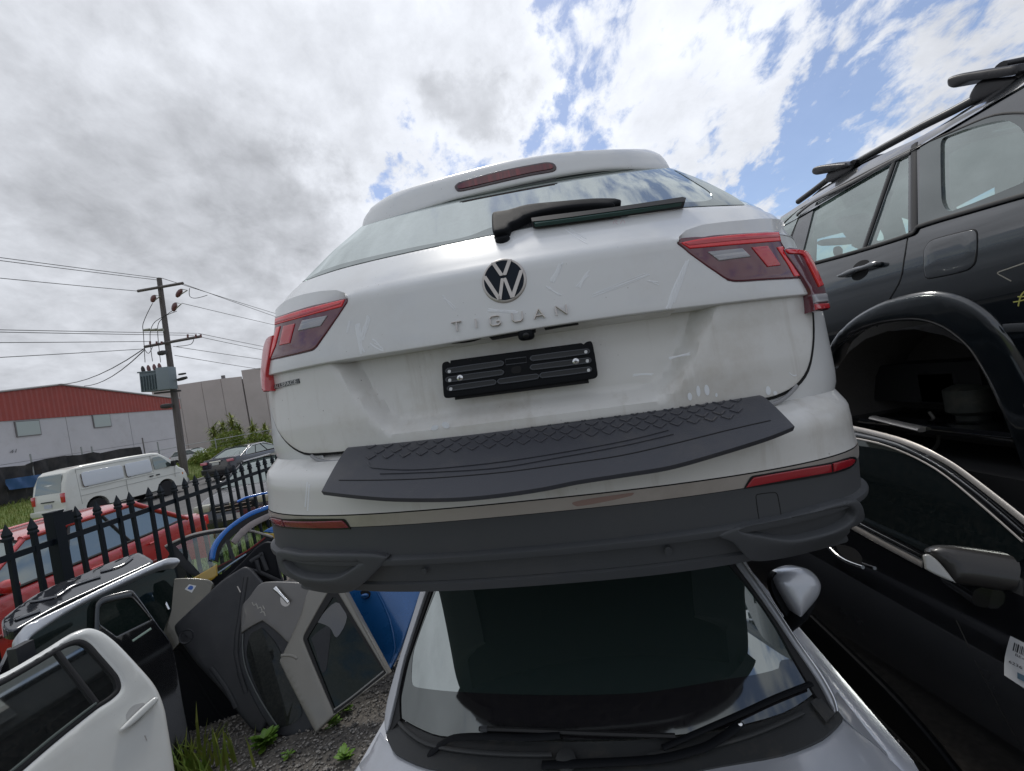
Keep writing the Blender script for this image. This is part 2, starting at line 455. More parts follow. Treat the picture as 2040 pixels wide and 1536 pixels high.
def glassmat(key, tint, refl=.25, dark=(.01, .012, .012), see=0.0, rough=.02, dust=.0):
    """pane: fresnel reflection over a dark tinted body; see = share of clear view through it"""
    if key in MATS: return MATS[key]
    m = bpy.data.materials.new(key); m.use_nodes = True; MATS[key] = m
    t = m.node_tree; t.nodes.clear(); nn = t.nodes.new; lk = t.links.new
    out = nn('ShaderNodeOutputMaterial'); d = nn('ShaderNodeBsdfDiffuse'); d.inputs[0].default_value = (*dark, 1)
    tr = nn('ShaderNodeBsdfTransparent'); tr.inputs[0].default_value = (*tint, 1)
    m1 = nn('ShaderNodeMixShader'); m1.inputs[0].default_value = see; lk(d.outputs[0], m1.inputs[1]); lk(tr.outputs[0], m1.inputs[2])
    g = nn('ShaderNodeBsdfGlossy'); g.inputs['Roughness'].default_value = rough; g.inputs[0].default_value = (.93, 1, .98, 1)
    lw = nn('ShaderNodeFresnel'); lw.inputs[0].default_value = 1.5
    a = nn('ShaderNodeMath'); a.operation = 'ADD'; a.use_clamp = True; lk(lw.outputs[0], a.inputs[0]); a.inputs[1].default_value = refl
    m2 = nn('ShaderNodeMixShader'); lk(a.outputs[0], m2.inputs[0]); lk(m1.outputs[0], m2.inputs[1]); lk(g.outputs[0], m2.inputs[2])
    last = m2.outputs[0]
    if dust:
        co = nn('ShaderNodeTexCoord'); q = nn('ShaderNodeTexNoise'); q.inputs['Scale'].default_value = 55; q.inputs['Detail'].default_value = 12; q.inputs['Roughness'].default_value = .8
        lk(co.outputs['Object'], q.inputs['Vector'])
        r = nn('ShaderNodeMapRange'); lk(q.outputs[0], r.inputs[0]); r.inputs[1].default_value = .42; r.inputs[2].default_value = .8; r.inputs[4].default_value = dust
        dd = nn('ShaderNodeBsdfDiffuse'); dd.inputs[0].default_value = (.30, .28, .24, 1)
        m3 = nn('ShaderNodeMixShader'); lk(r.outputs[0], m3.inputs[0]); lk(last, m3.inputs[1]); lk(dd.outputs[0], m3.inputs[2]); last = m3.outputs[0]
    lk(last, out.inputs[0]); return m

WHITE = mat('white_paint', (.69, .70, .70), .30, coat=.6, dirt=.40, dirt_s=2.2, dirt_col=(.40, .36, .31), speck=55, rough_var=.12)
WHITE_DIRTY = mat('dusty_white_paint', (.68, .675, .65), .35, coat=.5, dirt=.85, dirt_s=3.0, dirt_col=(.40, .35, .28), speck=38, streak=((16, 16, 1.3), .56, .28, (.38, .34, .28)), rough_var=.18)
WHITE_CLEAN = mat('wiped_white_paint', (.80, .83, .86), .5)
TRIM = mat('dark_grey_trim', (.060, .064, .070), .55, bump=.10, bump_s=900, dirt=.35, dirt_s=4, dirt_col=(.12, .11, .10))
TRIM2 = mat('black_plastic', (.008, .009, .011), .6, spec=.12, bump=.08, bump_s=500, dirt=.12, dirt_s=9, dirt_col=(.04, .038, .035))
RUBBER = mat('rubber', (.010, .010, .011), .65)
GAP = mat('dark_gap', (.006, .006, .007), .8)
CHROME = mat('chrome', (.75, .75, .74), .12, metal=1, rough_var=.10)
SATIN = mat('satin_metal', (.52, .49, .46), .40, metal=.6, dirt=.6, dirt_s=5, dirt_col=(.26, .22, .18))
RED_LENS = mat('red_lens', (.52, .014, .024), .12, coat=1, spec=.6)
RED_DEEP = mat('dark_red_lens', (.11, .010, .024), .10, coat=1, spec=.6)
RED_HOT = mat('bright_red_lens', (.80, .018, .028), .10, coat=1)
CLEAR_LENS = mat('clear_lens', (.30, .30, .32), .15, coat=1, streak=((4, 4, 160), .48, .6, (.55, .55, .56)))
NAVY = mat('navy_enamel', (.006, .012, .022), .45, spec=.2)
PAD = mat('bumper_pad_rubber', (.050, .052, .062), .45, bump=.12, bump_s=260, dirt=.55, dirt_s=7, dirt_col=(.12, .11, .10))
REAR_GLASS = glassmat('tinted_rear_glass', (.3, .4, .38), .34, (.015, .02, .019), 0.0, .03, .10)

# ================================================================== WHITE SUV (the subject)
SUVO = Vector((0.004, 1.087, EYE+0.06))
SUVR = Matrix.Rotation(radians(-7.7), 3, 'Z') @ Matrix.Rotation(radians(2.24), 3, 'Y')
def W3(x, y, z): return SUVO+SUVR@Vector((x, y, z))
# plan curve of the rear (superellipse), tabulated by arc length, then running on along the flank
WB, DB, NB = .90, .40, 2.45
_t = np.linspace(0, pi/2, 400)
_u = WB*np.sin(_t)**(2/NB); _v = DB*(1-np.cos(_t)**(2/NB))
_s = np.concatenate([[0], np.cumsum(np.hypot(np.diff(_u), np.diff(_v)))]); SMAX = _s[-1]
def plan(a):
    q = abs(a)
    if q <= SMAX: u, v = float(np.interp(q, _s, _u)), float(np.interp(q, _s, _v))
    else: u, v = WB+.02*min(1, (q-SMAX)/1.0), DB+(q-SMAX)
    return math.copysign(u, a), v
def tab(z, T):
    if z <= T[0][0]: return T[0][1]
    for (z0, v0), (z1, v1) in zip(T, T[1:]):
        if z <= z1:
            k = (z-z0)/(z1-z0); return v0+(v1-v0)*k
    return T[-1][1]
def surf_of(Y0, WT, DT=None, guess=(0, 0), smo=0):
    def M(a, z):
        u, v = plan(a)
        return W3(u*tab(z, WT)/WB, tab(z, Y0)+v*(tab(z, DT) if DT else 1), z)
    s = Surf(M, guess, lambda a, b: M(a, b)-W3(0, 1.6, .1)); s.amax = 1.0; return s
W_BODY = [(-.60, .90), (-.52, .935), (-.45, .925), (-.36, .925), (-.30, .915), (-.25, .912), (-.22, .920), (-.17, .935), (-.10, .93), (.07, .915), (.15, .90), (.20, .885), (.26, .87), (.34, .862), (.40, .85), (.62, .70)]
GATE_LO = surf_of([(-.24, .098), (-.185, .090), (-.10, .083), (0, .086), (.07, .082)], W_BODY)
GATE_UP = surf_of([(.05, .064), (.10, .066), (.18, .072), (.235, .078), (.248, .080), (.255, .090), (.30, .133), (.385, .222), (.42, .26)], W_BODY)
BUMP = surf_of([(-.62, .13), (-.58, .09), (-.545, .060), (-.50, .045), (-.46, .035), (-.40, .030), (-.345, .022), (-.335, .022), (-.27, .016), (-.245, .020), (-.232, .032), (-.20, .10), (-.17, .17), (0, .40)], W_BODY)
GLASS = surf_of([(.30, .135), (.385, .222), (.64, .470), (.72, .55)], [(.30, .865), (.385, .852), (.50, .785), (.61, .69), (.72, .60)], [(.38, 1), (.7, .8)])
SPOIL = surf_of([(.50, .380), (.60, .412), (.66, .432), (.72, .47), (.76, .54)], [(.50, .66), (.60, .640), (.66, .615), (.70, .58), (.76, .5)], [(.5, .75), (.76, .75)])
suv = thing('white_suv', W3(0, 2.3, -1.2), 'white SUV seen from behind, stacked on the silver car, crooked black bumper pad', 'car')

# ---- tailgate, lower half with the number plate recess
REC = [(655, 722, 1), (1050, 664), (1436, 605, 1), (1386, 718), (1363, 758), (1343, 784), (1310, 799), (1240, 812), (1060, 834), (900, 854), (800, 867), (772, 864), (748, 849), (730, 826), (691, 774)]
rec_ab = GATE_LO.trace(REC, 2)
recA = np.array(rec_ab); nrec = len(recA)
side = recA[4:]        # everything but the top edge
def seg_open(P, line):
    A = np.array(line); d = 9e9
    for a, b in zip(A[:-1], A[1:]):
        ab = b-a; t = min(1, max(0, np.dot(P-a, ab)/max(1e-12, np.dot(ab, ab)))); d = min(d, float(np.hypot(*(P-a-t*ab))))
    return d
_sides = np.concatenate([recA[4:], recA[:1]])
def sst(x): x = max(0, min(1, x)); return x*x*(3-2*x)
def rec_disp(a, b):
    P = np.array([[a, b]])
    if not inside(P, rec_ab)[0]: return 0
    d = seg_open(P[0], _sides)
    return -.055*sst(d/.042)
LOW_GATE = [(530, 749, 1), (655, 722), (870, 688), (1081, 652), (1260, 626), (1436, 605), (1540, 593), (1616, 586, 1), (1620, 640), (1619, 690), (1609, 736), (1585, 768), (1546, 788), (1510, 795), (1300, 821), (1060, 852), (860, 881), (690, 899), (640, 903), (605, 902), (575, 885), (553, 858), (540, 820), (534, 783)]
tg = patch('tailgate', GATE_LO, LOW_GATE, WHITE_DIRTY, suv, res=.014, thick=.05, rnd=.004, n=3, disp=rec_disp)
# ---- tailgate, upper half: overhanging the recess, creased along its length
UP_GATE = [(530, 749, 1), (536, 718, 1), (620, 699), (632, 690), (691, 603), (692, 596), (689, 588), (673, 582), (640, 584), (608, 590), (575, 601), (542, 620, 1), (570, 592), (603, 561, 1), (680, 535), (800, 506), (975, 469), (1100, 445), (1224, 425.5), (1350, 414), (1482, 408.5, 1), (1510, 416), (1540, 427), (1565, 441, 1), (1475, 444), (1397, 453), (1365, 464), (1350, 482), (1352, 487), (1440, 551), (1463, 561), (1520, 558), (1597, 554, 1), (1617, 586, 1), (1540, 593), (1436, 605), (1260, 626), (1081, 652), (870, 688), (655, 722)]
ug = patch('tailgate_upper_panel', GATE_UP, UP_GATE, WHITE, tg, res=.016, thick=.055, rnd=.0035, n=3)
# the ledges over the lamps stand proud and turn under
# ---- ledges turned under above the lamps
def ledge(ridge, lampline):
    R_ab = GATE_UP.trace([(*p, 1) for p in ridge], 1, False); Lb = GATE_UP.trace([(*p, 1) for p in lampline], 1, False)
    def dsp(a, b):
        P = np.array([a, b]); d1, d2 = seg_open(P, R_ab), seg_open(P, Lb); k = d1/(d1+d2+1e-9)
        return .006*(1-k)-.020*k
    patch('lamp_ledge', GATE_UP, [(*p, 1) for p in ridge+lampline[::-1]], WHITE, tg, res=.014, thick=.02, disp=dsp, n=2)
ledge([(1350, 483), (1352, 476), (1365, 463), (1397, 452), (1475, 443), (1566, 440)], [(1352, 484), (1362, 481), (1397, 473), (1475, 465), (1551, 462), (1567, 461)])
ledge([(692, 594), (689, 587), (673, 581), (640, 583), (608, 589), (575, 600), (541, 620)], [(690, 596), (680, 598), (660, 601), (612, 612), (580, 622), (549, 633), (545, 641)])
# ---- lamps
def lamp(part, S, outline, mt, parent, h=.0, th=.03, rnd=.004, res=.012): return patch(part, S, outline, mt, parent, res=res, h=h, thick=th, rnd=rnd, n=3)
LI = [(549, 632, 1), (612, 611), (660, 600), (689, 594), (692, 603), (631, 691), (618, 699), (536, 718, 1), (544, 680), (548, 655)]
RI = [(1350, 484), (1397, 472), (1475, 465), (1551, 462, 1), (1556, 483), (1567, 500), (1597, 554, 1), (1520, 558), (1463, 561), (1440, 553)]
l1 = lamp('tail_light', GATE_UP, LI, RED_DEEP, suv, h=.003)
l2 = lamp('tail_light', GATE_UP, RI, RED_DEEP, suv, h=.003)
lamp('light_bar', GATE_UP, [(551, 635, 1), (612, 616), (689, 597, 1), (683, 612, 1), (615, 630), (550, 648, 1)], RED_HOT, l1, h=.006, th=.004, rnd=.003)
lamp('light_bar', GATE_UP, [(553, 640, 1), (614, 622), (683, 603, 1), (680, 607, 1), (614, 627), (553, 644, 1)], RED_LENS, l1, h=.0075, th=.002, rnd=.001)
lamp('light_bar', GATE_UP, [(1354, 485, 1), (1400, 476), (1475, 468), (1549, 464, 1), (1553, 482, 1), (1480, 488), (1373, 497, 1)], RED_HOT, l2, h=.006, th=.004, rnd=.003)
lamp('light_bar', GATE_UP, [(1362, 487, 1), (1400, 480), (1475, 474), (1547, 470, 1), (1548, 475, 1), (1480, 480), (1371, 491, 1)], RED_LENS, l2, h=.0075, th=.002, rnd=.001)
lamp('brake_lens', GATE_UP, [(553, 653, 1), (561, 650, 1), (551, 690, 1), (541, 714, 1), (537, 714, 1)], RED_HOT, l1, h=.0055, th=.003, rnd=.002)
lamp('brake_lens', GATE_UP, [(567, 650, 1), (590, 645, 1), (580, 684, 1), (559, 689, 1)], RED_LENS, l1, h=.0055, th=.003, rnd=.002)
lamp('brake_lens', GATE_UP, [(1495, 494, 1), (1527, 491, 1), (1553, 530, 1), (1527, 533, 1)], RED_LENS, l2, h=.0055, th=.003, rnd=.002)
lamp('brake_lens', GATE_UP, [(1545, 494, 1), (1556, 492, 1), (1593, 551, 1), (1580, 552, 1)], RED_HOT, l2, h=.0055, th=.003, rnd=.002)
lamp('reversing_light', GATE_UP, [(604, 639, 1), (655, 629, 1), (641, 650, 1), (596, 660, 1)], CLEAR_LENS, l1, h=.0055, th=.003, rnd=.002)
lamp('reversing_light', GATE_UP, [(1408, 503, 1), (1477, 496, 1), (1494, 513, 1), (1431, 521, 1)], CLEAR_LENS, l2, h=.0055, th=.003, rnd=.002)
LO = [(545, 668, 1), (534, 673), (527, 689), (523, 718), (521, 749), (524, 777), (527, 781, 1), (532, 779, 1), (531, 749), (536, 718)]
RO = [(1560, 497), (1601, 500), (1614, 516), (1630, 546), (1641, 575), (1649, 617, 1), (1622, 620, 1), (1615, 586), (1597, 554)]
def lampsurf(sx):
    return surf_of([(-.1, .060), (.26, .075)], [(-.1, .95), (.05, .938), (.15, .912), (.26, .875)])
LS = lampsurf(1)
l3 = lamp('tail_light', LS, LO, RED_LENS, suv, h=.004, res=.01)
l4 = lamp('tail_light', LS, RO, RED_DEEP, suv, h=.004, res=.01)
lamp('light_bar', LS, [(1563, 499), (1600, 502), (1612, 517), (1636, 570, 1), (1628, 573, 1), (1604, 524), (1594, 509), (1568, 507)], RED_HOT, l4, h=.008, th=.004, rnd=.002)
lamp('reversing_light', LS, [(1616, 588, 1), (1642, 586, 1), (1645, 602, 1), (1619, 604, 1)], CLEAR_LENS, l4, h=.008, th=.004, rnd=.002)
lamp('light_bar', LS, [(1620, 607, 1), (1646, 605, 1), (1648, 615, 1), (1622, 618, 1)], RED_LENS, l4, h=.008, th=.004, rnd=.002)

# ---- quarter panels and flanks (run on along the car), with openings left behind the gate
def flank(name, zlo, zhi, inner, mt, Y0, set_back=0, far=3.2, parent=None, nz=10, amin=.55, WT=W_BODY):
    for s in (-1, 1):
        rows = []
        for i in range(nz+1):
            z = zlo+(zhi-zlo)*i/nz; row = []
            for j in range(34):
                k = j/33
                q = amin+(SMAX-amin+.1)*min(1, k*1.35) if k*1.35 <= 1 else SMAX+.1+(far)*((k*1.35-1)/.35)
                u, v = plan(q)
                row.append(W3(s*(u*tab(z, WT)/WB), tab(z, Y0)+v+set_back, z))
            rows.append(row)
        grid(name, rows, mt, parent or suv, shade=40)
flank('quarter_panel', -.24, .075, 0, WHITE, [(-.24, .105), (.075, .094)], amin=.60)
flank('quarter_panel', .075, .26, 0, WHITE, [(.075, .094), (.26, .115)], amin=.66)
flank('shoulder_panel', .255, .385, 0, WHITE, [(.255, .112), (.385, .235)], amin=.60)
flank('side_window', .385, .60, 0, REAR_GLASS, [(.385, .24), (.60, .45)], amin=.50)
# jamb behind the tailgate edge
patch('tailgate_jamb', surf_of([(-.24, .150), (.1, .150)], W_BODY), [(-.72, -.24), (.72, -.24), (.72, .08), (-.72, .08)], WHITE_DIRTY, suv, pix=False, res=.05, thick=.02)
# roof
rows = []
for i in range(9):
    k = i/8; row = []
    for j in range(15):
        t = -1+2*j/14
        hw = .60-.03*k
        row.append(W3(hw*t, .60+2.5*k+.10*t*t*(1-k), .655-.04*k*k-.085*abs(t)**3))
    rows.append(row)
grid('roof', rows, WHITE, suv)
for s in (-1, 1): tube('roof_rail', [W3(s*.56, .75+.25*i, .60+.05*(1 if 0 < i < 8 else 0)) for i in range(9)], .016, SATIN, suv)
# underbody closing the stack
box('underbody', W3(0, 1.9, -.42), (1.55, 3.1, .34), GAP, suv, R=SUVR)
for s in (-1, 1):
    box('sill', W3(s*.84, 1.9, -.40), (.10, 2.6, .22), TRIM, suv, R=SUVR, bevel=.02)

# ---- rear window with black border, spoiler, high brake light
WIN = [(603, 561.5, 1), (680, 535), (800, 506), (975, 469.5), (1100, 445), (1224, 425.5), (1350, 414), (1483, 408.5, 1), (1460, 391), (1397, 359), (1340, 336, 1), (1228, 322), (1110, 330), (912, 375), (819, 405), (719, 452, 1)]
FRIT = glassmat('window_border_enamel', (0, 0, 0), .16, (.03, .03, .034), 0.0, .06, .12)
rw = patch('rear_window', GLASS, WIN, REAR_GLASS, suv, res=.03, thick=.02, n=4)
patch('window_border', GLASS, [(603, 561.5, 1), (680, 535), (800, 506), (975, 469.5), (1100, 445), (1224, 425.5), (1350, 414), (1483, 408.5, 1), (1460, 391), (1397, 359), (1343, 339, 1), (1378, 360), (1412, 382), (1419, 396), (1400, 402), (1330, 405), (1226, 414), (1098, 434), (1040, 444), (985, 452), (940, 469), (905, 478), (820, 494), (690, 524), (640, 541)], FRIT, rw, res=.03, h=.0015, thick=.001, n=4)
SPF = [(719, 459, 1), (723, 438), (735, 418), (755, 400), (790, 380), (900, 346), (1010, 318), (1130, 300), (1207, 295), (1290, 295), (1312, 304), (1328, 320), (1340, 342, 1), (1228, 335), (1110, 349.6), (912, 394), (819, 425)]
sp = patch('spoiler', SPOIL, SPF, WHITE, suv, res=.02, thick=.0, rnd=.012, n=4)
# underside and top of the spoiler
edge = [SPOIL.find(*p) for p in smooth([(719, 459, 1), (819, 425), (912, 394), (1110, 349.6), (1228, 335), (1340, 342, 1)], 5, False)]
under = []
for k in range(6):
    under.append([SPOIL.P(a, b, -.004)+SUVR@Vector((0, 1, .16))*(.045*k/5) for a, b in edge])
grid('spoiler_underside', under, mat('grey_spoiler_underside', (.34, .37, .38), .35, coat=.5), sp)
tedge = [SPOIL.find(*p) for p in smooth([(719, 459, 1), (723, 438), (735, 418), (755, 400), (790, 380), (900, 346), (1010, 318), (1130, 300), (1207, 295), (1290, 295), (1312, 304), (1328, 320), (1340, 342, 1)], 3, False)]
top = []
for k in range(8):
    q = k/7
    top.append([SPOIL.P(a, b, -.009).lerp(SPOIL.P(a, b, -.009)+SUVR@Vector((0, .35, -.01)), q) for a, b in tedge])
grid('spoiler_top', top, WHITE, sp)
BL = [(906, 372), (908, 378), (914, 382), (933, 379), (1050, 352), (1100, 343), (1108, 338), (1107, 330), (1100, 325), (1085, 324), (1000, 340), (930, 359), (914, 364)]
bl = patch('high_brake_light', SPOIL, BL, mat('brake_light_surround', (.03, .004, .008), .2, coat=1), sp, res=.02, h=.003, thick=.006, rnd=.002, n=4)
patch('lens', SPOIL, [(912, 372), (915, 377), (930, 375), (1050, 347), (1098, 338), (1103, 334), (1098, 329), (1085, 328), (1000, 344), (930, 363)], mat('smoked_red_lens', (.10, .008, .014), .12, coat=1, streak=((170, 3, 3), .5, .8, (.22, .012, .02))), bl, res=.02, h=.005, thick=.002, n=4)
patch('washer_cover', surf_of([(.5, .40), (.7, .44)], [(.50, .66), (.7, .6)], [(.5, .75), (.76, .75)]), [(911, 397, 1), (1000, 375), (1108, 353, 1), (1109, 358, 1), (1000, 381), (914, 400, 1)], TRIM, sp, res=.03, thick=.01)

# ---- wiper
WS = surf_of([(.25, .06), (.385, .185), (.62, .410)], [(.30, .865), (.385, .852), (.61, .69)], [(.38, 1), (.7, .8)])
wp = patch('wiper', WS, [(979, 426), (984, 420), (1010, 416), (1050, 405), (1120, 398), (1180, 393), (1225, 393, 1), (1238, 396, 1), (1237, 402, 1), (1226, 403, 1), (1224, 407, 1), (1180, 407), (1120, 413), (1060, 425), (1030, 440), (1016, 446), (1012, 455), (985, 462), (980, 455)], TRIM2, suv, res=.015, thick=.02, rnd=.008, n=3)
lathe('wiper_pivot', WS.P(*WS.find(998, 462), -.02), SUVR@Vector((0, -.5, .8)), [(.021, -.05), (.021, 0), (.017, .006)], TRIM2, wp, 20)
patch('wiper_blade', WS, [(1058, 434, 1), (1100, 428), (1220, 413), (1360, 392, 1), (1367, 394, 1), (1365, 401, 1), (1240, 418), (1100, 437), (1060, 441, 1)], RUBBER, wp, res=.02, h=.0, thick=.02, n=3)
patch('wiper_rubber', WS, [(1062, 440, 1), (1230, 418), (1358, 400, 1), (1359, 402, 1), (1235, 421), (1066, 444, 1)], mat('green_wiper_edge', (.008, .045, .034), .4), wp, res=.02, h=-.002, thick=.01, n=3)

# ---- emblem: round badge with two interlocked letters
ea, eb = GATE_UP.find(1005, 564)
def ES(h): return lambda a, b: GATE_UP.P(ea, eb+.006, h)+SUVR@Vector((a, .10*b, b))
En = lambda h: Surf(ES(h))
er = .0585
circ = lambda r, n=48: [(r*cos(2*pi*k/n), r*sin(2*pi*k/n)) for k in range(n)]
em = patch('emblem', En(.004), circ(er), SATIN, tg, pix=False, res=.03, thick=.012, rnd=.006)
patch('emblem_disc', En(.0065), circ(er*.88), NAVY, em, pix=False, res=.03, thick=.003)
def bar2(S, p, q, wd, nm, mt, par, h=.0, th=.003):
    d = Vector((q[0]-p[0], q[1]-p[1])).normalized()*wd/2; m_ = Vector((-d.y, d.x))
    o = [(p[0]+m_.x, p[1]+m_.y), (p[0]-m_.x, p[1]-m_.y), (q[0]-m_.x, q[1]-m_.y), (q[0]+m_.x, q[1]+m_.y)]
    return patch(nm, S, o, mt, par, pix=False, res=1, h=h, thick=th)
def strokes(name, S, polys, mt, par, h=0, th=.003):
    V, F = [], []
    for pl in polys:
        b0 = len(V); k = len(pl)
        for hh in (h, h-th):
            for a, b in pl: V.append(S.P(a, b, hh))
        F.append(tuple(range(b0, b0+k))); F += [(b0+i, b0+(i+1) % k, b0+k+(i+1) % k, b0+k+i) for i in range(k)]
    return pmesh(name, V, F, mt, par, 30)
def q(pts): return [(x*er, y*er) for x, y in pts]
def mir(p): return [(-x, y) for x, y in p]
def stroke(x0, y0, x1, y1, w_): return [(x0-w_, y0), (x0+w_, y0), (x1+w_, y1), (x1-w_, y1)]
_v1 = stroke(-.38, .845, -.055, .20, .088)
_w1 = stroke(-.83, .30, -.275, -.84, .088)
_w2 = stroke(-.275, -.84, -.045, .075, .072)
V_L = [q(_v1), q(mir(_v1))]
W_L = [q(_w1), q(_w2), q(mir(_w1)), q(mir(_w2))]
SILVER = mat('silver_emblem_metal', (.50, .47, .44), .28, metal=.7, dirt=.5, dirt_s=20)
strokes('emblem_letter', En(.009), V_L, SILVER, em)
strokes('emblem_letter', En(.009), W_L, SILVER, em)
# ---- model lettering, one raised chrome letter each
LET = {'T': [[(-1, 1), (1, 1)], [(0, 1), (0, -1)]], 'I': [[(0, 1), (0, -1)]],
       'G': [[(.95, .78), (.6, 1), (-.6, 1), (-1, .6), (-1, -.6), (-.6, -1), (.6, -1), (1, -.7), (1, -.2), (.25, -.2)]],
       'U': [[(-1, 1), (-1, -.6), (-.6, -1), (.6, -1), (1, -.6), (1, 1)]], 'A': [[(-1, -1), (0, 1), (1, -1)], [(-.62, -.40), (.62, -.40)]],
       'N': [[(-1, -1), (-1, 1)], [(-1, 1), (1, -1)], [(1, -1), (1, 1)]]}
for ch, px, py in (('T', 911, 651.5), ('I', 949, 645), ('G', 987, 640), ('U', 1031, 632), ('A', 1074, 626), ('N', 1118, 618.5)):
    a0, b0 = GATE_UP.find(px, py); V, F = [], []
    for st in LET[ch]:
        for p_, q_ in zip(st, st[1:]):
            addtube(V, F, [GATE_UP.P(a0+x*.0128, b0+y*.0118, .006) for x, y in (p_, q_)], .0026, 6)
    o = pmesh('chrome_letter', V, F, SILVER, tg, 40); o['label'] = 'chrome letter ' + ch
# small side badge
bs = GATE_LO
sb = patch('badge', bs, [(541, 769, 1), (596, 754, 1), (598, 763, 1), (543, 777, 1)], mat('badge_black', (.02, .026, .026), .3, coat=.5), tg, res=.02, h=.003, thick=.003)
def text_on(name, S, txt, px, py, size, mt, par, sx=1.0, h=.001, thick=.0008, ab=None, rot=0, align='CENTER', org=None, shear=0):
    cu = bpy.data.curves.new(name, 'FONT'); cu.body = txt; cu.align_x = align; cu.align_y = 'CENTER'; cu.size = 1; cu.resolution_u = 2
    ob = bpy.data.objects.new(name, cu); C.objects.link(ob); dg = bpy.context.evaluated_depsgraph_get()
    me0 = bpy.data.meshes.new_from_object(ob.evaluated_get(dg)); V0 = [v.co.copy() for v in me0.vertices]; F0 = [tuple(p.vertices) for p in me0.polygons]
    bpy.data.objects.remove(ob); bpy.data.curves.remove(cu); bpy.data.meshes.remove(me0)
    a0, b0 = ab or S.find(px, py); cr, sr = cos(rot), sin(rot)
    V = []
    for v in V0:
        x, y = v.x*size*sx+v.y*shear*size, v.y*size
        V.append(S.P(a0+x*cr-y*sr, b0+x*sr+y*cr, h))
    return pmesh(name, V, F0, mt, par, 0, org, recalc=False)
_a, _b = GATE_LO.find(569, 766); _p, _q2 = GATE_LO.find(543, 773), GATE_LO.find(596, 759)
LETTER = mat('light_lettering', (.62, .62, .60), .4)
text_on('lettering', GATE_LO, 'ALLSPACE', 0, 0, .0165, LETTER, sb, sx=(abs(_q2[0]-_p[0])*.93)/(.0165*5.25), h=.0042, ab=(_a, _b), rot=math.atan2(_q2[1]-_p[1], _q2[0]-_p[0]))

# ---- number plate bracket
BR = surf_of([(-.3, .085), (.1, .094)], W_BODY, [(-.3, .55), (.1, .55)])
bo = [(880, 731), (882, 723), (890, 720, 1), (896, 725, 1), (897, 718, 1), (1158, 683, 1), (1163, 686, 1), (1169, 681), (1178, 680), (1182, 690), (1191, 745), (1188, 752), (1180, 755), (895, 793), (886, 792), (883, 784)]
pb = patch('number_plate_bracket', BR, bo, TRIM2, tg, res=.03, h=0, thick=.012, rnd=.003, n=3)
patch('bracket_back', BR, [(904, 790, 1), (1172, 753, 1), (1174, 763, 1), (905, 797, 1)], GAP, pb, res=.05, h=-.008, thick=.01)
SLOT = mat('glossy_black_plastic', (.006, .007, .009), .3)
RIDGE = mat('bracket_ridge', (.045, .05, .06), .4)
def slot(a0, a1, wd=9):
    (x0, y0), (x1, y1) = a0, a1
    d = Vector((x1-x0, y1-y0)).normalized(); n_ = Vector((-d.y, d.x))*wd/2; e = d*wd/2
    o = [(x0+n_.x, y0+n_.y), (x0-e.x, y0-e.y), (x0-n_.x, y0-n_.y), (x1-n_.x, y1-n_.y), (x1+e.x, y1+e.y), (x1+n_.x, y1+n_.y)]
    s_ = patch('slot', BR, o, SLOT, pb, res=.05, h=.0012, thick=.001, n=3)
    ribbon('slot_rim', BR, o, .0032, RIDGE, pb, h=.003, thick=.004, closed=True, n=2)
for a0, a1 in (((893, 739), (999, 724)), ((893, 756.5), (999, 742)), ((896, 774), (984, 761.5)), ((996, 760), (1069, 750)), ((1080, 748), (1174, 736)), ((1061, 714), (1170, 700)), ((1061, 732), (1173, 718))):
    slot(a0, a1)
patch('bracket_hole', BR, [(1019, 735), (1022, 731), (1034, 729), (1038, 732), (1038, 739), (1034, 743), (1023, 744), (1019, 741)], GAP, pb, res=.05, h=.001, thick=.001)
ribbon('moulded_frame', BR, [(1007, 716, 1), (1048, 711, 1), (1049, 722, 1), (1008, 727, 1)], .002, RIDGE, pb, h=.001, thick=.002, closed=True, n=1)
PIN = mat('white_plastic_pin', (.62, .63, .64), .4)
for x, y in ((895.5, 740), (896.5, 757.5), (898.5, 775), (1167, 701), (1170, 719), (1172.5, 737.5)):
    patch('pin', BR, [(x-2.5, y-2.5), (x+2.5, y-2.8), (x+2.5, y+2.5), (x-2.5, y+2.8)], PIN, pb, res=.05, h=.003, thick=.003, n=2)
for x, y in ((917, 753), (1147, 720)):
    p = BR.P(*BR.find(x, y), .002); ax = SUVR@Vector((0, -1, 0))
    s_ = lathe('screw', p, ax, [(.0085, 0), (.0085, .002), (.006, .0045), (.001, .005)], mat('zinc_screw', (.75, .76, .78), .22, metal=.9), pb, 16)
    for an in (.3, .3+pi/2):
        box('screw_slot', p+ax*.0052, (.009, .001, .0016), GAP, s_, R=SUVR@Matrix.Rotation(an, 3, 'Y'))
for x, y in ((884.5, 726.5), (938, 718.5), (957, 716), (1096, 695.5), (1116, 692.7), (1175, 684.5)):
    patch('screw_hole', BR, [(x-1.5, y), (x, y-1.5), (x+1.5, y), (x, y+1.5)], GAP, pb, res=.05, h=.0012, thick=.0005, n=2)

